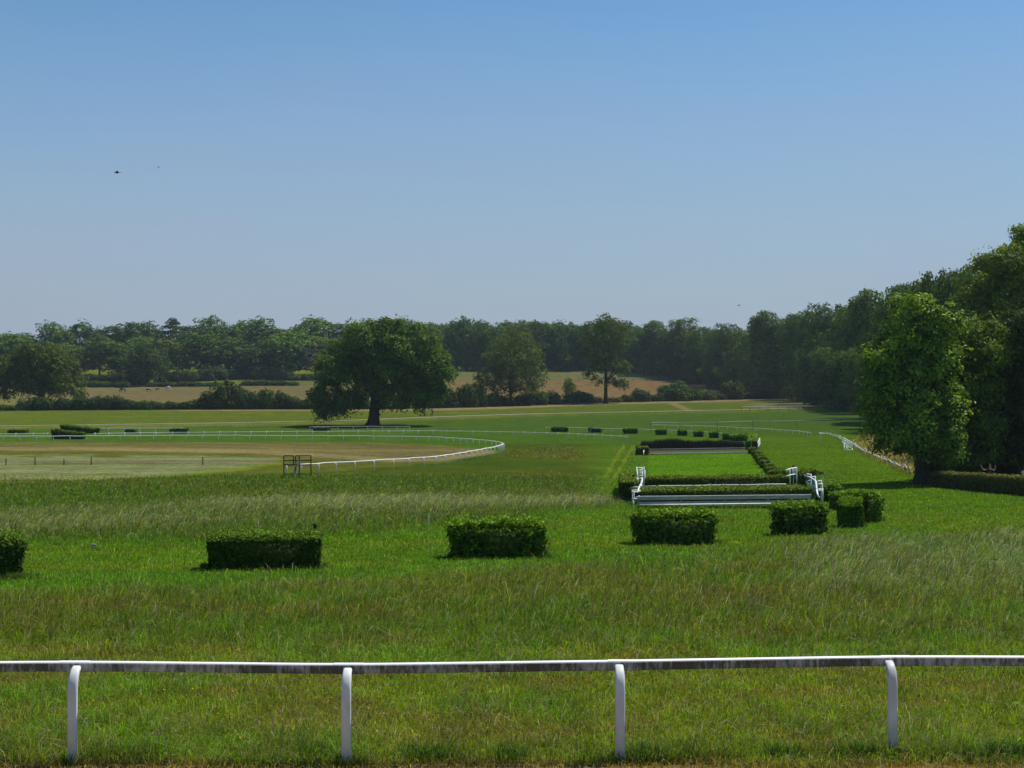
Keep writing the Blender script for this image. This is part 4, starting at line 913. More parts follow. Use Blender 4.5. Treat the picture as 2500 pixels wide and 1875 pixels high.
V, q, tr, Cc = blades(B, hb_*r.uniform(.8, 1.12, n), np.full(n, .055), lean, Cb, tip, r, .8)
link('brush', np_mesh('brush', V, [q, tr], M['twig'], Cc), e)
mb = MB(); mb.bar(Vector((0, 0, .45)) + fn*1.45, fd + Vector((0, 0, .45)) + fn*1.45, .7, 1.25); mb.build('brush_core', M['black'], e)
bank = MB()
for k in range(12):
    p0, p1 = fd*(k/12), fd*((k+1)/12)
    vs = [p0 + fn*.12 + Vector((0, 0, .13)), p1 + fn*.12 + Vector((0, 0, .13)), p1 + fn*.95 + Vector((0, 0, .5)), p0 + fn*.95 + Vector((0, 0, .5)), p1 + fn*.95 + Vector((0, 0, -.1)), p0 + fn*.95 + Vector((0, 0, -.1)), p0 + fn*.12 + Vector((0, 0, -.1)), p1 + fn*.12 + Vector((0, 0, -.1))]
    bank._add(vs, [(0, 1, 2, 3), (3, 2, 4, 5), (6, 7, 1, 0)])
bank.build('bank', solid('bank_turf', (.07, .072, .024), .95, (.085, .050, .028), 1.4, .9, .05), e)
mb = MB(); mb.bar(Vector((0, 0, .60)) + fn*.88, fd + Vector((0, 0, .60)) + fn*.88, .06, .075); mb.build('top_board', M['white'], e)
mb = MB(); mb.bar(Vector((0, 0, .13)) + fn*.02, fd + Vector((0, 0, .13)) + fn*.02, .10, .13); mb.build('ground_board', M['white_clean'], e)
mb = MB(); mb.bar(Vector((0, 0, .02)) - fn*.10, fd*.055 + Vector((0, 0, .02)) - fn*.10, .08, .2); mb.build('brick_edge', solid('red_brick', (.22, .07, .045), .8), e)
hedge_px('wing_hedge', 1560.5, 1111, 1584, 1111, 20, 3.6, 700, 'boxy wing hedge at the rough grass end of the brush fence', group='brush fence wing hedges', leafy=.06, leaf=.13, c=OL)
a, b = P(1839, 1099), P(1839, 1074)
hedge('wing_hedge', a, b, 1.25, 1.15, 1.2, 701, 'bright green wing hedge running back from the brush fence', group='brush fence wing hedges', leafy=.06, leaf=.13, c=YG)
pipes('wing_rail', 'bent white pipe frame at the rough grass end of the brush fence', 'wing rail', P(1571, 1112), [
    ('rail', [(1571, 1112, 165), (1571.5, 1101, 165.5), (1573, 1098.5, 166), (1579, 1095, 168), (1580, 1089, 169), (1574.5, 1090, 169.5), (1574, 1097, 169)], .10, 'white_clean'),
    ('rail', [(1577.5, 1096, 168), (1578.5, 1110, 168)], .09, 'white_clean'), ('rail', [(1571, 1101, 165.5), (1578, 1099, 168)], .07, 'white')])
pipes('wing_rail', 'leaning white slat frame at the other end of the brush fence', 'wing rail', P(1851, 1105), [
    ('slat', [(1849.5, 1081, 176), (1854.5, 1069.5, 182)], .07, 'white_clean'), ('slat', [(1850, 1086, 175), (1855.3, 1074.5, 181)], .07, 'white_clean'), ('slat', [(1851, 1091, 174), (1856, 1080.5, 180)], .07, 'white_clean'),
    ('post', [(1850.8, 1081, 174.5), (1851.4, gy(174.5), 174.5)], .09, 'white'), ('post', [(1854.8, 1070, 181.5), (1855, gy(181.5), 181.5)], .09, 'white')])

# ------------------------------------------------------------------ running rails
def running_rail(label, base, hgt, spacing, seed, mat='white_clean', pmat=None, rr=.07, pr=.045, bend=.22, side=1, tops=False, wob=.0, group='white running rails', flat_posts=False, from_world=False, step=None):
    r = np.random.default_rng(seed)
    pts = base if from_world else [P(x, y) for x, y in base]
    seg = [0]
    for a_, b_ in zip(pts, pts[1:]): seg.append(seg[-1] + math.hypot(b_.x-a_.x, b_.y-a_.y))
    T = seg[-1]; sx = [p.x for p in pts]; sy = [p.y for p in pts]
    at_ = lambda t_: (float(np.interp(t_, seg, sx)), float(np.interp(t_, seg, sy)))
    def smooth(t_, w_=1.2):
        q = [at_(min(max(t_ + o, 0), T)) for o in (-w_, -w_/2, 0, w_/2, w_)]
        return (sum(a_ for a_, _ in q)/5, sum(b_ for _, b_ in q)/5)
    x0, y0 = at_(0); e = empty('running_rail', G(x0, y0), label, 'rail', group); o = e.location
    n = max(2, int(T/(step or 1.2))); rail = []
    for k in range(n + 1):
        x, y = smooth(T*k/n); rail.append(Vector((x, y, float(zg(y)) + hgt + r.normal(0, wob))) - o)
    mb = MB(); mb.tube(rail, rr, 8); mb.build('rail', M[mat], e, smooth=True)
    me = None; np_ = max(2, round(T/spacing))
    for k in range(np_ + 1):
        t_ = min(max(T*k/np_, .05), T - .05); x, y = smooth(t_); x2, y2 = at_(min(t_ + .4, T)); x1, y1 = at_(max(t_ - .4, 0))
        a = math.atan2(y2 - y1, x2 - x1)
        if me is None:
            mb = MB()
            if bend: mb.tube([(0, -bend*side, -.15), (0, -bend*side, hgt*.72), (0, -bend*side*.86, hgt*.86), (0, -bend*side*.5, hgt*.96), (0, 0, hgt - rr*.3)], pr, 7)
            else: mb.tube([(0, 0, -.15), (0, 0, hgt)], pr, 7)
            if tops: mb.tube([(-.16, 0, hgt + .02), (.16, 0, hgt + .02)], rr*1.75, 8)
            me = mb.mesh('post', M[pmat or mat], True)
        p = link('post', me, e, Vector((x, y, float(zg(y)))) - o); p.rotation_euler = (r.normal(0, .02), r.normal(0, .03), a)
    return e
loop = [(690, 1163), (760, 1157.5), (822, 1153), (891, 1149), (958, 1145.5), (1018, 1141), (1067, 1136.5), (1111, 1130), (1146, 1123), (1178, 1116.5), (1203, 1111), (1217, 1107.5), (1226, 1103), (1227, 1099), (1218, 1096), (1200, 1093), (1166, 1090), (1137, 1087.5), (1105, 1085), (1067, 1082.5), (1025, 1081), (985, 1080.3), (942, 1080), (894, 1079), (800, 1078.5), (680, 1078), (500, 1077.5), (300, 1078.5), (150, 1079.5), (0, 1080), (-250, 1082)]
running_rail('white rail looping round the sandy turn and back along the far straight', loop, .92, 2.45, 41, bend=.2, rr=.06, pr=.045, wob=.018)
running_rail('white rail with bright post caps passing in front of the great oak', [(225, 1071.5)] + [(x, y) for x, y in R2L if x > 230], .86, 2.6, 42, mat='white_far', bend=.12, rr=.045, pr=.04, tops=True)
running_rail('short white rail with bright post caps running out of frame by the wing hedges', [(-250, 1073), (0, 1072.3), (122, 1071.3)], .86, 2.6, 43, mat='white_far', bend=.12, rr=.045, pr=.04, tops=True)
running_rail('short low white rail behind the sloping wing hedges', [(226, 1057.5), (330, 1057), (455, 1056.5)], .88, 2.8, 44, mat='white_far', bend=0, rr=.05)
running_rail('short white rail standing in the shade of the great oak', [(752, 1051.5), (900, 1050.5), (1005, 1051)], .78, 3.0, 45, mat='white_far', bend=0, rr=.035, pr=.035)
running_rail('longest thin white rail along the far side of the course', [(-260, 1054), (0, 1050), (380, 1045), (840, 1036), (1130, 1024), (1290, 1019), (1520, 1014), (1800, 1008), (1960, 1003.5)], .84, 3.6, 46, mat='white_far', pmat='metal_grey', bend=0, rr=.042, pr=.04)
running_rail('grey white rail on dark posts in front of the wood shade', [(1807, 1004.5), (1880, 1003), (1960, 1002), (2076, 1001)], 1.25, 3.0, 47, mat='metal_grey', pmat='wood', bend=0, rr=.06, pr=.07)
running_rail('white rail behind the far row of small hedges', [(1328, 1054), (1390, 1054.5), (1500, 1057.5), (1600, 1060), (1700, 1065), (1772, 1071)], .84, 2.6, 48, mat='white_far', bend=.12, rr=.05)
running_rail('thin white rail slanting down across the far turf', [(1589, 1045), (1752, 1049.5), (1870, 1056), (1950, 1062), (1981, 1066.5)], .70, 3.2, 49, mat='white_far', bend=0, rr=.05, pr=.03)
w6 = [(1999, 1064), (2014, 1065), (2046, 1073), (2053, 1079), (2061, 1083), (2082, 1093.5), (2107, 1110), (2137, 1123), (2180, 1142), (2225, 1161)]
running_rail('wobbly white double rail curving past the dry grass', w6, .52, 6, 50, bend=0, rr=.034, pr=.022, wob=.05, pmat='metal_grey')
running_rail('thinner slack white rail sagging beside the wobbly one', [(x + 2.5, y - 2.5) for x, y in w6], .50, 14, 51, bend=0, rr=.024, pr=.018, wob=.08, pmat='metal_grey')
# plastic tape on stakes
pts = [W(1589, 1031.5, 262), W(1660, 1031.5, 268), W(1752, 1030.3, 274), W(1837, 1027.5, 283), W(1880, 1028, 286), W(1945, 1026.5, 292), W(2053, 1022.5, 303), W(2098, 1023, 308)]
e = empty('tape_fence', G(pts[0].x, pts[0].y), 'slack white tape strung on thin stakes across the far turf', 'fence'); o_ = e.location
mb = MB()
for a_, b_ in zip(pts, pts[1:]): mb.bar(a_ - o_, b_ - o_, .03, .075)
mb.build('tape', M['white_clean'], e)
for p in pts[:-1]:
    mb = MB(); mb.bar(G(p.x, p.y) - o_ - Vector((0, 0, .1)), p - o_ + Vector((0, 0, .15)), .06, .06); mb.build('stake', M['wood'], e)
# leaning spare rail panel
pipes('spare_barrier', 'white rail panel leaning against the wobbly rail', 'barrier', P(2072, 1100), [
    ('slat', [(2060, 1068, 196), (2083.5, 1083, 186)], .075, 'white_clean'), ('slat', [(2060, 1075, 193), (2081, 1090, 184)], .075, 'white_clean'), ('slat', [(2056.5, 1077.5, 190), (2081, 1096, 181)], .085, 'white_clean'), ('slat', [(2056.5, 1081.5, 188), (2070, 1086, 184)], .06, 'white_clean'),
    ('bottom_rail', [(2060, 1097, 181), (2081.5, 1099, 180.5)], .07, 'white_clean'), ('post', [(2061.2, 1083, 183), (2061, 1098, 181)], .06, 'white'), ('post', [(2066, 1086, 183), (2066, 1098, 181)], .05, 'white'), ('post', [(2070, 1089, 182), (2070, 1098.5, 181)], .05, 'white'), ('post', [(2081, 1094, 181), (2081.3, 1099.5, 180.5)], .06, 'white')])
pipes('spare_rail', 'loose white rail end lying on the turf where the wobbly rail starts', 'rail', P(2004, 1061), [('rail', [(1999.5, 1056.5, 208), (2004, 1057.8, 208), (2012, 1059.5, 205)], .11, 'white_clean'), ('post', [(2003, 1057.5, 207.5), (2003.5, gy(207.5), 207.5)], .06, 'white')])

# ------------------------------------------------------------------ the rail in the foreground
tops_ = [(-700, 1627), (-480, 1619), (177, 1613), (845, 1620), (1514, 1611), (2179, 1600), (2850, 1602), (3100, 1604)]
foot = {-480: 1870, 177: 1866, 845: 1868, 1514: 1863, 2179: 1850, 2850: 1851}
def post_d(x): return float(dist_at(np.interp(x, [-480, 177, 845, 1514, 2179, 2850], [1870, 1866, 1868, 1863, 1850, 1851])))
e = empty('running_rail', P(177, 1866), 'white running rail with mould stained face in the foreground', 'rail', 'white running rails'); o_ = e.location
m, t, out, N = nt('stained_rail')
b = N('ShaderNodeBsdfPrincipled'); b.inputs['Roughness'].default_value = .5
tc = N('ShaderNodeTexCoord'); ge = N('ShaderNodeNewGeometry'); sp = N('ShaderNodeSeparateXYZ'); L(t, ge.outputs['True Normal'], sp.inputs[0])
mp = N('ShaderNodeMapping'); mp.inputs['Scale'].default_value = (14, 2, 3.5); L(t, tc.outputs['Object'], mp.inputs[0])
n1_ = N('ShaderNodeTexNoise'); n1_.inputs['Scale'].default_value = 1.6; n1_.inputs['Detail'].default_value = 7; n1_.inputs['Roughness'].default_value = .7; L(t, mp.outputs[0], n1_.inputs['Vector'])
n2_ = N('ShaderNodeTexNoise'); n2_.inputs['Scale'].default_value = 1.7; n2_.inputs['Detail'].default_value = 4; L(t, tc.outputs['Object'], n2_.inputs['Vector'])
ad = N('ShaderNodeMath', operation='ADD'); L(t, n1_.outputs['Fac'], ad.inputs[0]); L(t, n2_.outputs['Fac'], ad.inputs[1])
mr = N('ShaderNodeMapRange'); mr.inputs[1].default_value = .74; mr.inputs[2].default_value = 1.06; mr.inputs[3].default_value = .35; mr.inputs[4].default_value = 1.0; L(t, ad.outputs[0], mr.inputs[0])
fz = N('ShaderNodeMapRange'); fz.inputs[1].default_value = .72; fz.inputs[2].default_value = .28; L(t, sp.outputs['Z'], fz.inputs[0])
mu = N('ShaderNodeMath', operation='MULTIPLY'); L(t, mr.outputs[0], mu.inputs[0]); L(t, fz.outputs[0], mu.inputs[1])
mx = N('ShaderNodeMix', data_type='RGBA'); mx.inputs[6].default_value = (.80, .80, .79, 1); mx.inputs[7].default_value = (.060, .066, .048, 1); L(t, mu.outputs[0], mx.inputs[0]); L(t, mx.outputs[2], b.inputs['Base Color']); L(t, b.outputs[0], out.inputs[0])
M['stained'] = m
def rail_pt(x, y): 
    d = post_d(x) + .20; return W(x, y, d)
prof = [(-.034, -.056), (.032, -.056), (.036, -.02), (.036, .02), (.028, .040), (.010, .051), (-.012, .051), (-.024, .048), (-.034, .041), (-.040, .030), (-.041, -.046)]
xsr = np.linspace(-690, 3090, 64)
yt = [float(np.interp(x, [p[0] for p in tops_], [p[1] for p in tops_])) for x in xsr]
yt = np.convolve(np.pad(yt, 2, 'edge'), np.ones(5)/5, 'valid')
mb = MB(); vs = []; np_ = len(prof)
cen = [rail_pt(x, y) - Vector((0, 0, .051)) - o_ for x, y in zip(xsr, yt)]
for i, c_ in enumerate(cen):
    for py_, pz in prof: vs.append(c_ + Vector((0, py_, pz)))
fs = [(i*np_ + k, (i+1)*np_ + k, (i+1)*np_ + (k+1) % np_, i*np_ + (k+1) % np_) for i in range(len(cen)-1) for k in range(np_)]
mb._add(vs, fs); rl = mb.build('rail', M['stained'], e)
for k, xp in enumerate(sorted(foot)):
    base = P(xp, foot[xp]); d = base.y; yt_ = float(np.interp(xp, xsr, yt))
    top = rail_pt(xp, yt_) - Vector((0, 0, .051))
    X_ = base.x; hz = top.z - base.z
    path = [Vector((X_, d, base.z - .2)), Vector((X_, d, base.z + hz*.5)), Vector((X_, d, base.z + hz - .24)), Vector((X_, d + .012, base.z + hz - .16)), Vector((X_, d + .045, base.z + hz - .085)), Vector((X_, d + .10, base.z + hz - .030)), Vector((X_, d + .165, base.z + hz - .012))]
    # flat oval tube with rounded edges
    mb = MB(); vs = []; ov = [(-.052, -.008), (-.046, -.022), (-.030, -.028), (.030, -.028), (.046, -.022), (.052, -.008), (.052, .012), (.044, .026), (-.044, .026), (-.052, .012)]
    for i, p in enumerate(path):
        tg = (path[min(i+1, len(path)-1)] - path[max(i-1, 0)]).normalized(); nrm_ = Vector((0, tg.z, -tg.y))
        wsc = 1 if i < 5 else .92
        for a_, b_ in ov: vs.append(p - o_ + Vector((a_*wsc, 0, 0)) + nrm_*b_)
    nq = len(ov)
    fs = [(i*nq + q_, i*nq + (q_+1) % nq, (i+1)*nq + (q_+1) % nq, (i+1)*nq + q_) for i in range(len(path)-1) for q_ in range(nq)] + [tuple(range(nq))[::-1], tuple(range((len(path)-1)*nq, len(path)*nq))]
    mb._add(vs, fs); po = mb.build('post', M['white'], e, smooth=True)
    # sleeve that joins two lengths of rail
    mb = MB(); vs = []
    for dx in (-.13, .19):
        for py_, pz in prof: vs.append(top - o_ + Vector((dx, py_*1.09, pz*1.06)))
    fs = [(q_, np_ + q_, np_ + (q_+1) % np_, (q_+1) % np_) for q_ in range(np_)] + [tuple(range(np_)), tuple(range(2*np_-1, np_-1, -1))]
    mb._add(vs, fs); mb.build('rail_sleeve', M['stained'], e)

# ------------------------------------------------------------------ viewing stand, stakes, posts, stone
d0 = float(dist_at(1164.5)); d1 = d0 + 1.2
sx = lambda x: 660 + x/9.217
sy = lambda y: 1080 + y/9.217
e = empty('viewing_stand', P(sx(305), 1164.5), 'black steel viewing stand with a ladder at the end of the looping rail', 'stand'); o_ = e.location
def bar(nm, x0, y0, x1, y1, dA, w_=.085, mat='metal_dark', dB=None):
    mb = MB(); mb.bar(W(sx(x0), sy(y0), dA) - o_, W(sx(x1), sy(y1), dB or dA) - o_, w_, w_, (0, 1, 0) if x0 == x1 else (0, 0, 1)); mb.build(nm, M[mat], e)
for x_, dA in ((305, d0), (650, d0), (570, d1), (915, d1)): bar('leg', x_, 296, x_, 790, dA)
bar('gate_post', 523, 300, 523, 505, d0)
for y_ in (300, 405): bar('handrail', 305, y_, 523, y_, d0); bar('handrail', 570, y_ - 1, 915, y_ - 1, d1, .08)
bar('handrail', 523, 402, 650, 402, d0, .06)
for y_ in (300, 405): bar('handrail', 305, y_, 570, y_, d0, .05, dB=d1) if y_ == 405 else bar('handrail', 650, y_, 915, y_, d0, .07, dB=d1)
bar('brace', 305, 712, 650, 712, d0, .06); bar('brace', 570, 708, 915, 714, d1, .06)
mb = MB(); q4 = [W(sx(305), sy(505), d0) - o_, W(sx(650), sy(505), d0) - o_, W(sx(915), sy(505), d1) - o_, W(sx(570), sy(505), d1) - o_]
mb._add([p + Vector((0, 0, .05)) for p in q4] + [p - Vector((0, 0, .06)) for p in q4], [(0, 1, 2, 3), (7, 6, 5, 4), (0, 4, 5, 1), (1, 5, 6, 2), (2, 6, 7, 3), (3, 7, 4, 0)]); mb.build('platform', M['metal_dark'], e)
lad = empty('ladder', o_); lad.parent = e; lad.location = (0, 0, 0)
for (x0, x1) in ((500, 592), (552, 645)):
    mb = MB(); mb.bar(W(sx(x0), sy(800), d0 - .5) - o_, W(sx(x1), sy(400), d0 - .06) - o_, .045, .06); mb.build('side_rail', M['metal_grey'], lad)
for k in range(7):
    t_ = (k + .5)/7; p = W(sx(500 + 92*t_), sy(800 - 400*t_), d0 - .5 + .44*t_) - o_; q_ = W(sx(552 + 93*t_), sy(800 - 400*t_), d0 - .5 + .44*t_) - o_
    mb = MB(); mb.bar(p, q_, .04, .03); mb.build('rung', M['metal_grey'], lad)
for i, (x, yt_, lab) in enumerate([(14.5, 1119, 'nearest the frame edge'), (85.5, 1116, 'second from the frame edge'), (156, 1120, 'short one beside the tallest'), (222.5, 1114.5, 'tallest of the row'), (495, 1115.5, 'standing alone nearest the viewing stand')]):
    d = float(dist_at(1135)); p = G((x-CX)/F*d, d); h_ = (1135 - yt_)/ppm(d); mb = MB()
    mb.tube([(0, 0, -.2), (.01, 0, h_*.5), (.0, .02, h_ - .02), (0, .02, h_)], [.06, .058, .055, .04], 8)
    tag(mb.build('wooden_post', M['wood'], None, p, True), 'old wooden post in the cut hay, ' + lab, 'post', 'wooden posts in the cut hay')
for x, yb, yt_, lab in [(1046, 1299, 1258, 'thin white stake in the grass between two box hedges'), (629, 1299, 1272, 'thin white stake behind the longest box hedge'), (40, 1330, 1296, 'thin white stake behind the box hedge at the frame edge')]:
    p = P(x, yb); h_ = (yb - yt_)/ppm(p.y); mb = MB(); mb.tube([(0, 0, -.1), (.01, 0, h_*.6), (.015, 0, h_ - .02), (.015, 0, h_)], [.016, .015, .014, .008], 7)
    tag(mb.build('marker_stake', M['white'], None, p, True), lab, 'stake', 'thin marker stakes')
p = P(769, 1345); e = empty('capped_stake', p, 'small black boxed stake top behind the longest box hedge', 'stake'); h_ = (1345 - 1285)/ppm(p.y)  # marker stake with a black cap
mb = MB(); mb.bar((0, 0, -.1), (0, 0, h_ - .08), .035, .035); mb.build('stake', M['wood'], e)
mb = MB(); mb.bar((0, 0, h_ - .09), (0, 0, h_ + .07), .10, .09); mb.bar((0, 0, h_ + .07), (0, 0, h_ + .09), .07, .06); mb.build('box', M['black'], e)
r = np.random.default_rng(9); p = P(226, 1336); bmv = []
import bmesh
bm = bmesh.new(); bmesh.ops.create_icosphere(bm, subdivisions=3, radius=.075)
for v in bm.verts:
    k = 1 + .35*(float(vnoise(np.array(v.co.x*16 + 4), np.array(v.co.y*16 + v.co.z*12), 3)) - .5); v.co = Vector((v.co.x*1.3*k, v.co.y*k, v.co.z*.8*k))
me = bpy.data.meshes.new('stone'); bm.to_mesh(me); bm.free(); me.materials.append(M['stone'])
tag(link('stone', me, None, p + Vector((0, 0, .07))), 'small grey stone lying at the edge of the rough grass', 'stone')
# wire fence across the far brown field
e = empty('wire_fence', P(1540, 931), 'wire fence on small wooden posts across the far brown field', 'fence'); o_ = e.location; pp = []
for x in np.arange(1380, 1780, 33.0):
    p = P(x, 931.5 - (x - 1300)*.006); pp.append(p); mb = MB(); mb.tube([p - o_ - Vector((0, 0, .2)), p - o_ + Vector((0, 0, 1.3))], .10, 6); mb.build('post', M['wood'], e)
for z in (.5, 1.0):
    mb = MB(); mb.tube([p - o_ + Vector((0, 0, z)) for p in pp], .02, 4); mb.build('wire', M['metal_grey'], e)

# ------------------------------------------------------------------ animals and people
def skin(name, verts, edges, radii, mat, parent, root=0, sub=1):
    me = bpy.data.meshes.new(name); me.from_pydata([Vector(v) for v in verts], edges, [])
    o = bpy.data.objects.new(name, me); COL.objects.link(o)
    md = o.modifiers.new('Skin', 'SKIN'); md.use_smooth_shade = True
    if not me.skin_vertices: me.attributes  # layer comes with the modifier
    for i, sv in enumerate(me.skin_vertices[0].data):
        sv.radius = (radii[i], radii[i]) if not isinstance(radii[i], tuple) else radii[i]; sv.use_root = (i == root)
    if sub: s_ = o.modifiers.new('Sub', 'SUBSURF'); s_.levels = sub; s_.render_levels = sub
    dg = bpy.context.evaluated_depsgraph_get(); ev = o.evaluated_get(dg)
    me2 = bpy.data.meshes.new_from_object(ev, preserve_all_data_layers=False, depsgraph=dg); bpy.data.objects.remove(o)
    me2.materials.clear(); me2.materials.append(mat); me2.name = name
    return link(name, me2, parent)
HV = [(-.65, 0, 1.22), (-.25, 0, 1.16), (.35, 0, 1.14), (.58, 0, 1.2), (.88, 0, 1.02), (1.1, 0, .72), (1.24, 0, .45), (1.30, 0, .10),
      (.5, .16, .85), (.52, .17, .5), (.5, .17, .1), (.56, .17, .03), (.5, -.16, .85), (.44, -.17, .5), (.40, -.17, .1), (.46, -.17, .03),
      (-.72, .17, .92), (-.58, .18, .72), (-.78, .18, .5), (-.76, .18, .1), (-.70, .18, .03), (-.72, -.17, .92), (-.60, -.18, .72), (-.86, -.18, .5), (-.88, -.18, .1), (-.82, -.18, .03),
      (1.22, .09, .60), (1.22, -.09, .60)]
HE = [(0, 1), (1, 2), (2, 3), (3, 4), (4, 5), (5, 6), (6, 7), (2, 8), (8, 9), (9, 10), (10, 11), (2, 12), (12, 13), (13, 14), (14, 15), (0, 16), (16, 17), (17, 18), (18, 19), (19, 20), (0, 21), (21, 22), (22, 23), (23, 24), (24, 25), (6, 26), (6, 27)]
HR = [.33, .31, .33, .27, .18, .13, .12, .075, .13, .075, .05, .07, .13, .075, .05, .07, .19, .12, .075, .05, .07, .19, .12, .075, .05, .07, .03, .03]
def horse(x, y, d, rz, coat, tailmat, label, sc=1.0):
    e = empty('horse', G((x-CX)/F*d, d), label, 'horse', 'grazing horses', rz); e.scale = (sc, sc, sc)
    skin('body', HV, HE, HR, coat, e)
    mb = MB(); mb.tube([(-.93, 0, 1.25), (-1.04, 0, 1.05), (-1.08, 0, .7), (-1.05, 0, .35)], [.06, .09, .10, .03], 7); mb.build('tail', tailmat, e, smooth=True)
    mb = MB(); mb.tube([(.55, 0, 1.45), (.82, 0, 1.22), (1.07, 0, .92), (1.25, 0, .62)], [.05, .07, .06, .04], 6); mb.build('mane', tailmat, e, smooth=True)
bay = solid('dark_coat', (.022, .018, .016), .5, (.045, .03, .02), 3, .6); brown = solid('brown_coat', (.13, .055, .025), .5, (.2, .1, .05), 3, .5); gry = solid('white_coat', (.62, .60, .56), .6, (.4, .38, .35), 3, .4)
pie = solid('piebald_coat', (.045, .025, .022), .5, (.60, .58, .54), 1.5, 1.0, lo=.52, hi=.55); pale = solid('pale_hair', (.5, .45, .36), .7)
horse(299.5, 960, 575, math.radians(170), bay, M['black'], 'dark horse grazing alone nearest the hedgerow', 1.2)
horse(363, 959.5, 577, math.radians(215), pie, pale, 'brown and white piebald horse grazing between the dark one and the brown one', 1.15)
horse(384.5, 950, 588, math.radians(240), brown, pale, 'small chestnut brown horse grazing beside the white one', 1.0)
horse(410, 947, 592, math.radians(-25), gry, pale, 'white horse grazing at the top of the field', 1.18)

def person(x, d, rz, label, arms, shirt, hairc, zoff=0.0):
    """standing figure; arms: two lists of shoulder, elbow, wrist and hand end"""
    e = empty('person', G((x-CX)/F*d, d), label, 'person', None, rz)
    V = [(0, 0, .98), (0, 0, 1.15), (0, -.01, 1.32), (0, 0, 1.44), (0, -.01, 1.52), (0, -.015, 1.60), (0, -.02, 1.69), (0, -.02, 1.76)]
    E = [(0, 1), (1, 2), (2, 3), (3, 4), (4, 5), (5, 6), (6, 7)]; R_ = [.15, .125, .155, .10, .06, .075, .098, .06]
    for s, arm in zip((-1, 1), arms):
        b0 = len(V); V += arm[:4]; E += [(2 if False else 3, b0), (b0, b0+1), (b0+1, b0+2), (b0+2, b0+3)]; R_ += [.072, .048, .034, .036]
        b0 = len(V); V += [(s*.10, 0, .90), (s*.11, -.01, .50), (s*.11, .02, .09), (s*.12, -.13, .04)]; E += [(0, b0), (b0, b0+1), (b0+1, b0+2), (b0+2, b0+3)]; R_ += [.11, .068, .048, .042]
    skm = solid('skin', (.42, .24, .17), .5)
    body = skin('body', V, E, R_, skm, e, 0, 1)
    # fingers, thumb, nose and ears grown from the same body mesh
    mb = MB()
    for s, arm in zip((-1, 1), arms):
        w_, h_ = Vector(arm[2]), Vector(arm[3]); dr = (h_ - w_).normalized(); sd = dr.cross(Vector((0, 1, 0))).normalized()
        for k, ln_ in enumerate((.065, .08, .085, .075)):
            p = h_ + sd*(.022*(k - 1.5)); mb.tube([p - dr*.02, p + dr*ln_*.55, p + dr*ln_ + Vector((0, -.015, 0))], [.010, .009, .007], 6)
        mb.tube([w_ + dr*.03 + sd*.03, w_ + dr*.07 + sd*.06, w_ + dr*.11 + sd*.065], [.012, .010, .008], 6)
    mb.tube([(0, -.105, 1.70), (0, -.135, 1.665), (0, -.11, 1.655)], [.010, .018, .012], 6)
    for s in (-1, 1): mb.tube([(s*.092, -.015, 1.70), (s*.104, -.008, 1.685), (s*.095, -.015, 1.655)], [.012, .020, .010], 6)
    tmp = mb.mesh('bits', skm, True)
    bm = bmesh.new(); bm.from_mesh(body.data); bm.from_mesh(tmp); bm.to_mesh(body.data); bm.free()
    mb = MB(); 
    for s in (-1, 1): mb.tube([(s*.034, -.112, 1.695), (s*.034, -.122, 1.695)], [.012, .008], 8)
    mb.tube([(-.028, -.106, 1.628), (0, -.113, 1.624), (.028, -.106, 1.628)], [.004, .007, .004], 6); mb.build('face_features', solid('eyes_and_lips', (.05, .03, .03), .4), e, smooth=True)
    mb = MB(); mb.tube([(0, .025, 1.60), (0, .045, 1.66), (0, .03, 1.74), (0, -.01, 1.79), (0, -.06, 1.785)], [.07, .092, .098, .085, .05], 10); mb.build('hair', solid('hair', hairc, .7), e, smooth=True)
    SV = [(0, 0, .94), (0, 0, 1.15), (0, -.01, 1.33), (0, 0, 1.45)]; SE = [(0, 1), (1, 2), (2, 3)]; SR = [.165, .145, .172, .10]
    for arm in arms:
        b0 = len(SV); el = Vector(arm[0])*.45 + Vector(arm[1])*.55; SV += [arm[0], tuple(el)]; SE += [(3, b0), (b0, b0+1)]; SR += [.088, .070]
    skin('shirt', SV, SE, SR, shirt, e, 0, 1)
    TV = [(0, 0, .98), (-.10, 0, .88), (-.11, -.01, .50), (-.11, .02, .12), (.10, 0, .88), (.11, -.01, .50), (.11, .02, .12)]
    skin('trousers', TV, [(0, 1), (1, 2), (2, 3), (0, 4), (4, 5), (5, 6)], [.165, .125, .085, .07, .125, .085, .07], solid('denim', (.03, .035, .06), .8), e, 0, 1)
    return e
person(2416.5, 106, math.radians(-20), 'person in a dark red top with both arms raised, behind the clipped hedge', [
    [(-.18, 0, 1.42), (-.44, -.04, 1.40), (-.58, -.06, 1.62), (-.63, -.06, 1.72)], [(.18, 0, 1.42), (.36, -.05, 1.40), (.40, -.10, 1.60), (.40, -.10, 1.70)]], solid('dark_red_cloth', (.06, .012, .014), .8), (.05, .035, .025))
person(2502, 103, math.radians(15), 'person in a white shirt behind the clipped hedge at the frame edge', [
    [(-.18, 0, 1.42), (-.26, -.02, 1.14), (-.24, -.16, .92), (-.23, -.22, .84)], [(.18, 0, 1.42), (.26, -.02, 1.14), (.26, -.14, .90), (.26, -.18, .81)]], solid('white_cloth', (.7, .7, .72), .8), (.03, .02, .016))
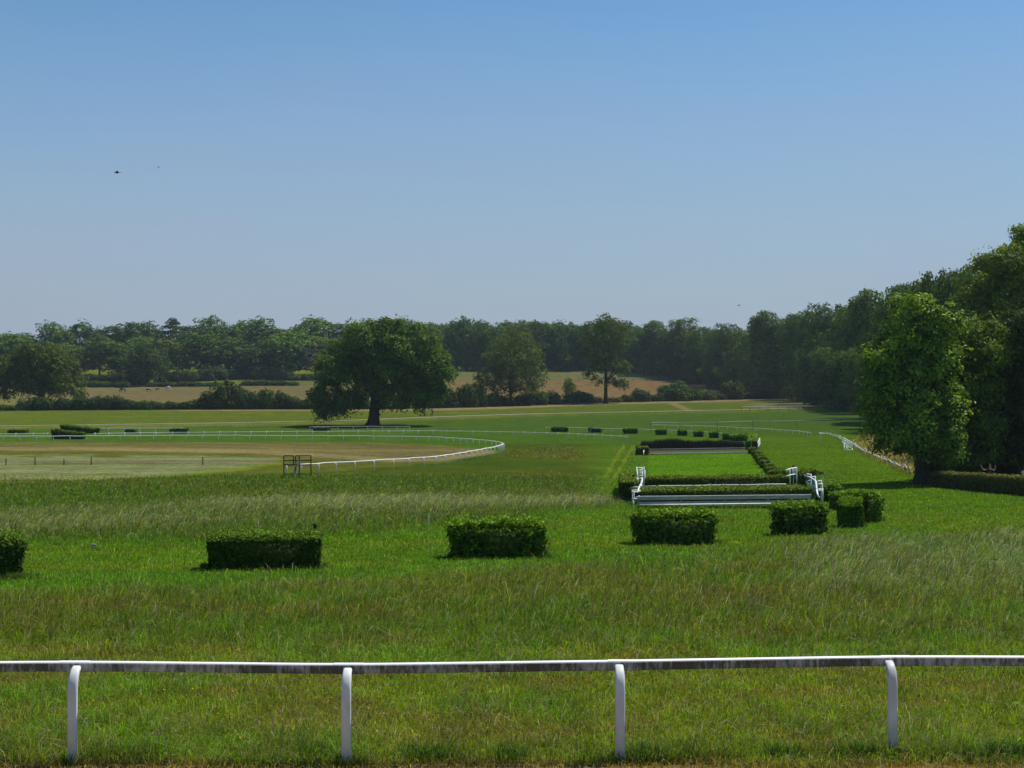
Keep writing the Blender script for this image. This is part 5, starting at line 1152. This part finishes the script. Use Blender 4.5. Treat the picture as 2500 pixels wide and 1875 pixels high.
def bird(x, y, d, span, rz, roll, label):
    p = W(x, y, d); s = span
    V = [(-.30, 0, 0), (-.12, 0, .0), (.08, 0, .0), (.24, 0, .01), (.34, 0, .005)]
    e = empty('bird', p, label, 'bird', 'birds in the sky', rz); e.rotation_euler = (roll, 0, rz); e.scale = (s, s, s)
    mb = MB(); mb.tube(V, [.012, .055, .075, .05, .008], 8)
    for sd in (-1, 1):
        w_ = [(.16, sd*.04, .02), (.10, sd*.28, .06), (-.06, sd*.52, .03), (-.10, sd*.30, .03), (-.06, sd*.04, .01)]
        mb._add(w_ + [(a_, b_, c_ - .018) for a_, b_, c_ in w_], [(0, 1, 2, 3, 4), (9, 8, 7, 6, 5)] + [(k, (k+1) % 5, (k+1) % 5 + 5, k + 5) for k in range(5)])
    mb._add([(-.26, .02, .0), (-.50, .09, .0), (-.43, 0, 0), (-.50, -.09, 0), (-.26, -.02, 0), (-.43, 0, -.015)], [(0, 1, 2), (2, 3, 4), (0, 2, 4), (4, 5, 0), (1, 5, 2), (2, 5, 3), (0, 5, 1), (4, 3, 5)])
    mb.build('body', M['black'], e, smooth=True)
bird(286, 421, 62, .40, math.radians(200), math.radians(12), 'larger dark bird in flight on the open sky')
bird(387, 408, 95, .20, math.radians(205), math.radians(25), 'tiny dark bird just above and beside the larger one')
bird(1804, 745.5, 120, .42, math.radians(195), math.radians(10), 'small dark bird low over the straight wood')
# ------------------------------------------------------------------ air, light, camera
m = bpy.data.materials.new('haze_air'); m.use_nodes = True; t = m.node_tree; t.nodes.clear()
out = t.nodes.new('ShaderNodeOutputMaterial'); pv = t.nodes.new('ShaderNodeVolumePrincipled')
pv.inputs['Color'].default_value = (.68, .84, 1, 1); pv.inputs['Density'].default_value = .00008; pv.inputs['Anisotropy'].default_value = .3
t.links.new(pv.outputs[0], out.inputs['Volume'])
mb = MB(); zt = CZ + 36; mb.box((0, 680, (zt - 2)/2 - 0), (3800, 1520, zt + 2))
tag(mb.build('haze', m), 'thin summer haze over the fields', None, None, 'stuff')

w = bpy.data.worlds.new('World'); SC.world = w; w.use_nodes = True; t = w.node_tree; t.nodes.clear()
out = t.nodes.new('ShaderNodeOutputWorld'); bg = t.nodes.new('ShaderNodeBackground')
sk = t.nodes.new('ShaderNodeTexSky'); sk.sky_type = 'NISHITA'; sk.sun_disc = False
sk.sun_elevation = SUN_EL; sk.sun_rotation = SUN_AZ; sk.altitude = 100; sk.air_density = 1.0; sk.dust_density = .35; sk.ozone_density = 2.5
bg.inputs['Strength'].default_value = .056
tn = t.nodes.new('ShaderNodeVectorMath'); tn.operation = 'MULTIPLY'; tn.inputs[1].default_value = (.97, 1.42, 1.66)
# summer haze low in the sky: the air pales towards the horizon all the way round
tc = t.nodes.new('ShaderNodeTexCoord'); sp = t.nodes.new('ShaderNodeSeparateXYZ'); t.links.new(tc.outputs['Generated'], sp.inputs[0])
mr = t.nodes.new('ShaderNodeMapRange'); mr.inputs[1].default_value = 0; mr.inputs[2].default_value = .26; mr.inputs[3].default_value = .95; mr.inputs[4].default_value = 0; t.links.new(sp.outputs['Z'], mr.inputs[0])
mx = t.nodes.new('ShaderNodeMix'); mx.data_type = 'RGBA'; mx.inputs[7].default_value = (5.35, 6.1, 7.9, 1)
t.links.new(sk.outputs[0], tn.inputs[0]); no = t.nodes.new('ShaderNodeTexNoise'); no.inputs['Scale'].default_value = 2.2; no.inputs['Detail'].default_value = 4
mp = t.nodes.new('ShaderNodeMapping'); mp.inputs['Scale'].default_value = (1, 1, 5); t.links.new(tc.outputs['Generated'], mp.inputs[0]); t.links.new(mp.outputs[0], no.inputs['Vector'])
nr = t.nodes.new('ShaderNodeMapRange'); nr.inputs[1].default_value = .3; nr.inputs[2].default_value = .7; nr.inputs[3].default_value = -.07; nr.inputs[4].default_value = .07; t.links.new(no.outputs['Fac'], nr.inputs[0])
ad = t.nodes.new('ShaderNodeMath'); ad.operation = 'ADD'; ad.use_clamp = True; t.links.new(mr.outputs[0], ad.inputs[0]); t.links.new(nr.outputs[0], ad.inputs[1])
t.links.new(ad.outputs[0], mx.inputs[0]); t.links.new(tn.outputs[0], mx.inputs[6])
t.links.new(mx.outputs[2], bg.inputs[0]); t.links.new(bg.outputs[0], out.inputs[0])
s = bpy.data.lights.new('sun', 'SUN'); s.energy = 4.8; s.angle = math.radians(.53); s.color = (1, .95, .86)
so = bpy.data.objects.new('sun', s); COL.objects.link(so)
dv = Vector((math.sin(SUN_AZ)*math.cos(SUN_EL), math.cos(SUN_AZ)*math.cos(SUN_EL), math.sin(SUN_EL)))
so.rotation_euler = dv.to_track_quat('Z', 'Y').to_euler(); so.location = dv*60

c = bpy.data.cameras.new('camera'); co = bpy.data.objects.new('camera', c); COL.objects.link(co)
co.location = (0, 0, CZ); co.rotation_euler = (math.radians(90), 0, 0)
c.sensor_width = 36; c.lens = F*36/2500; c.shift_y = -(937.5 - HY)/2500; c.clip_start = .1; c.clip_end = 6000
SC.camera = co
SC.view_settings.view_transform = 'Standard'; SC.view_settings.look = 'None'; SC.view_settings.exposure = .2; SC.view_settings.gamma = 1
cy = SC.cycles
cy.max_bounces = 6; cy.diffuse_bounces = 3; cy.glossy_bounces = 2; cy.transmission_bounces = 4; cy.transparent_max_bounces = 8; cy.volume_bounces = 0
cy.sample_clamp_indirect = 4; cy.use_denoising = True
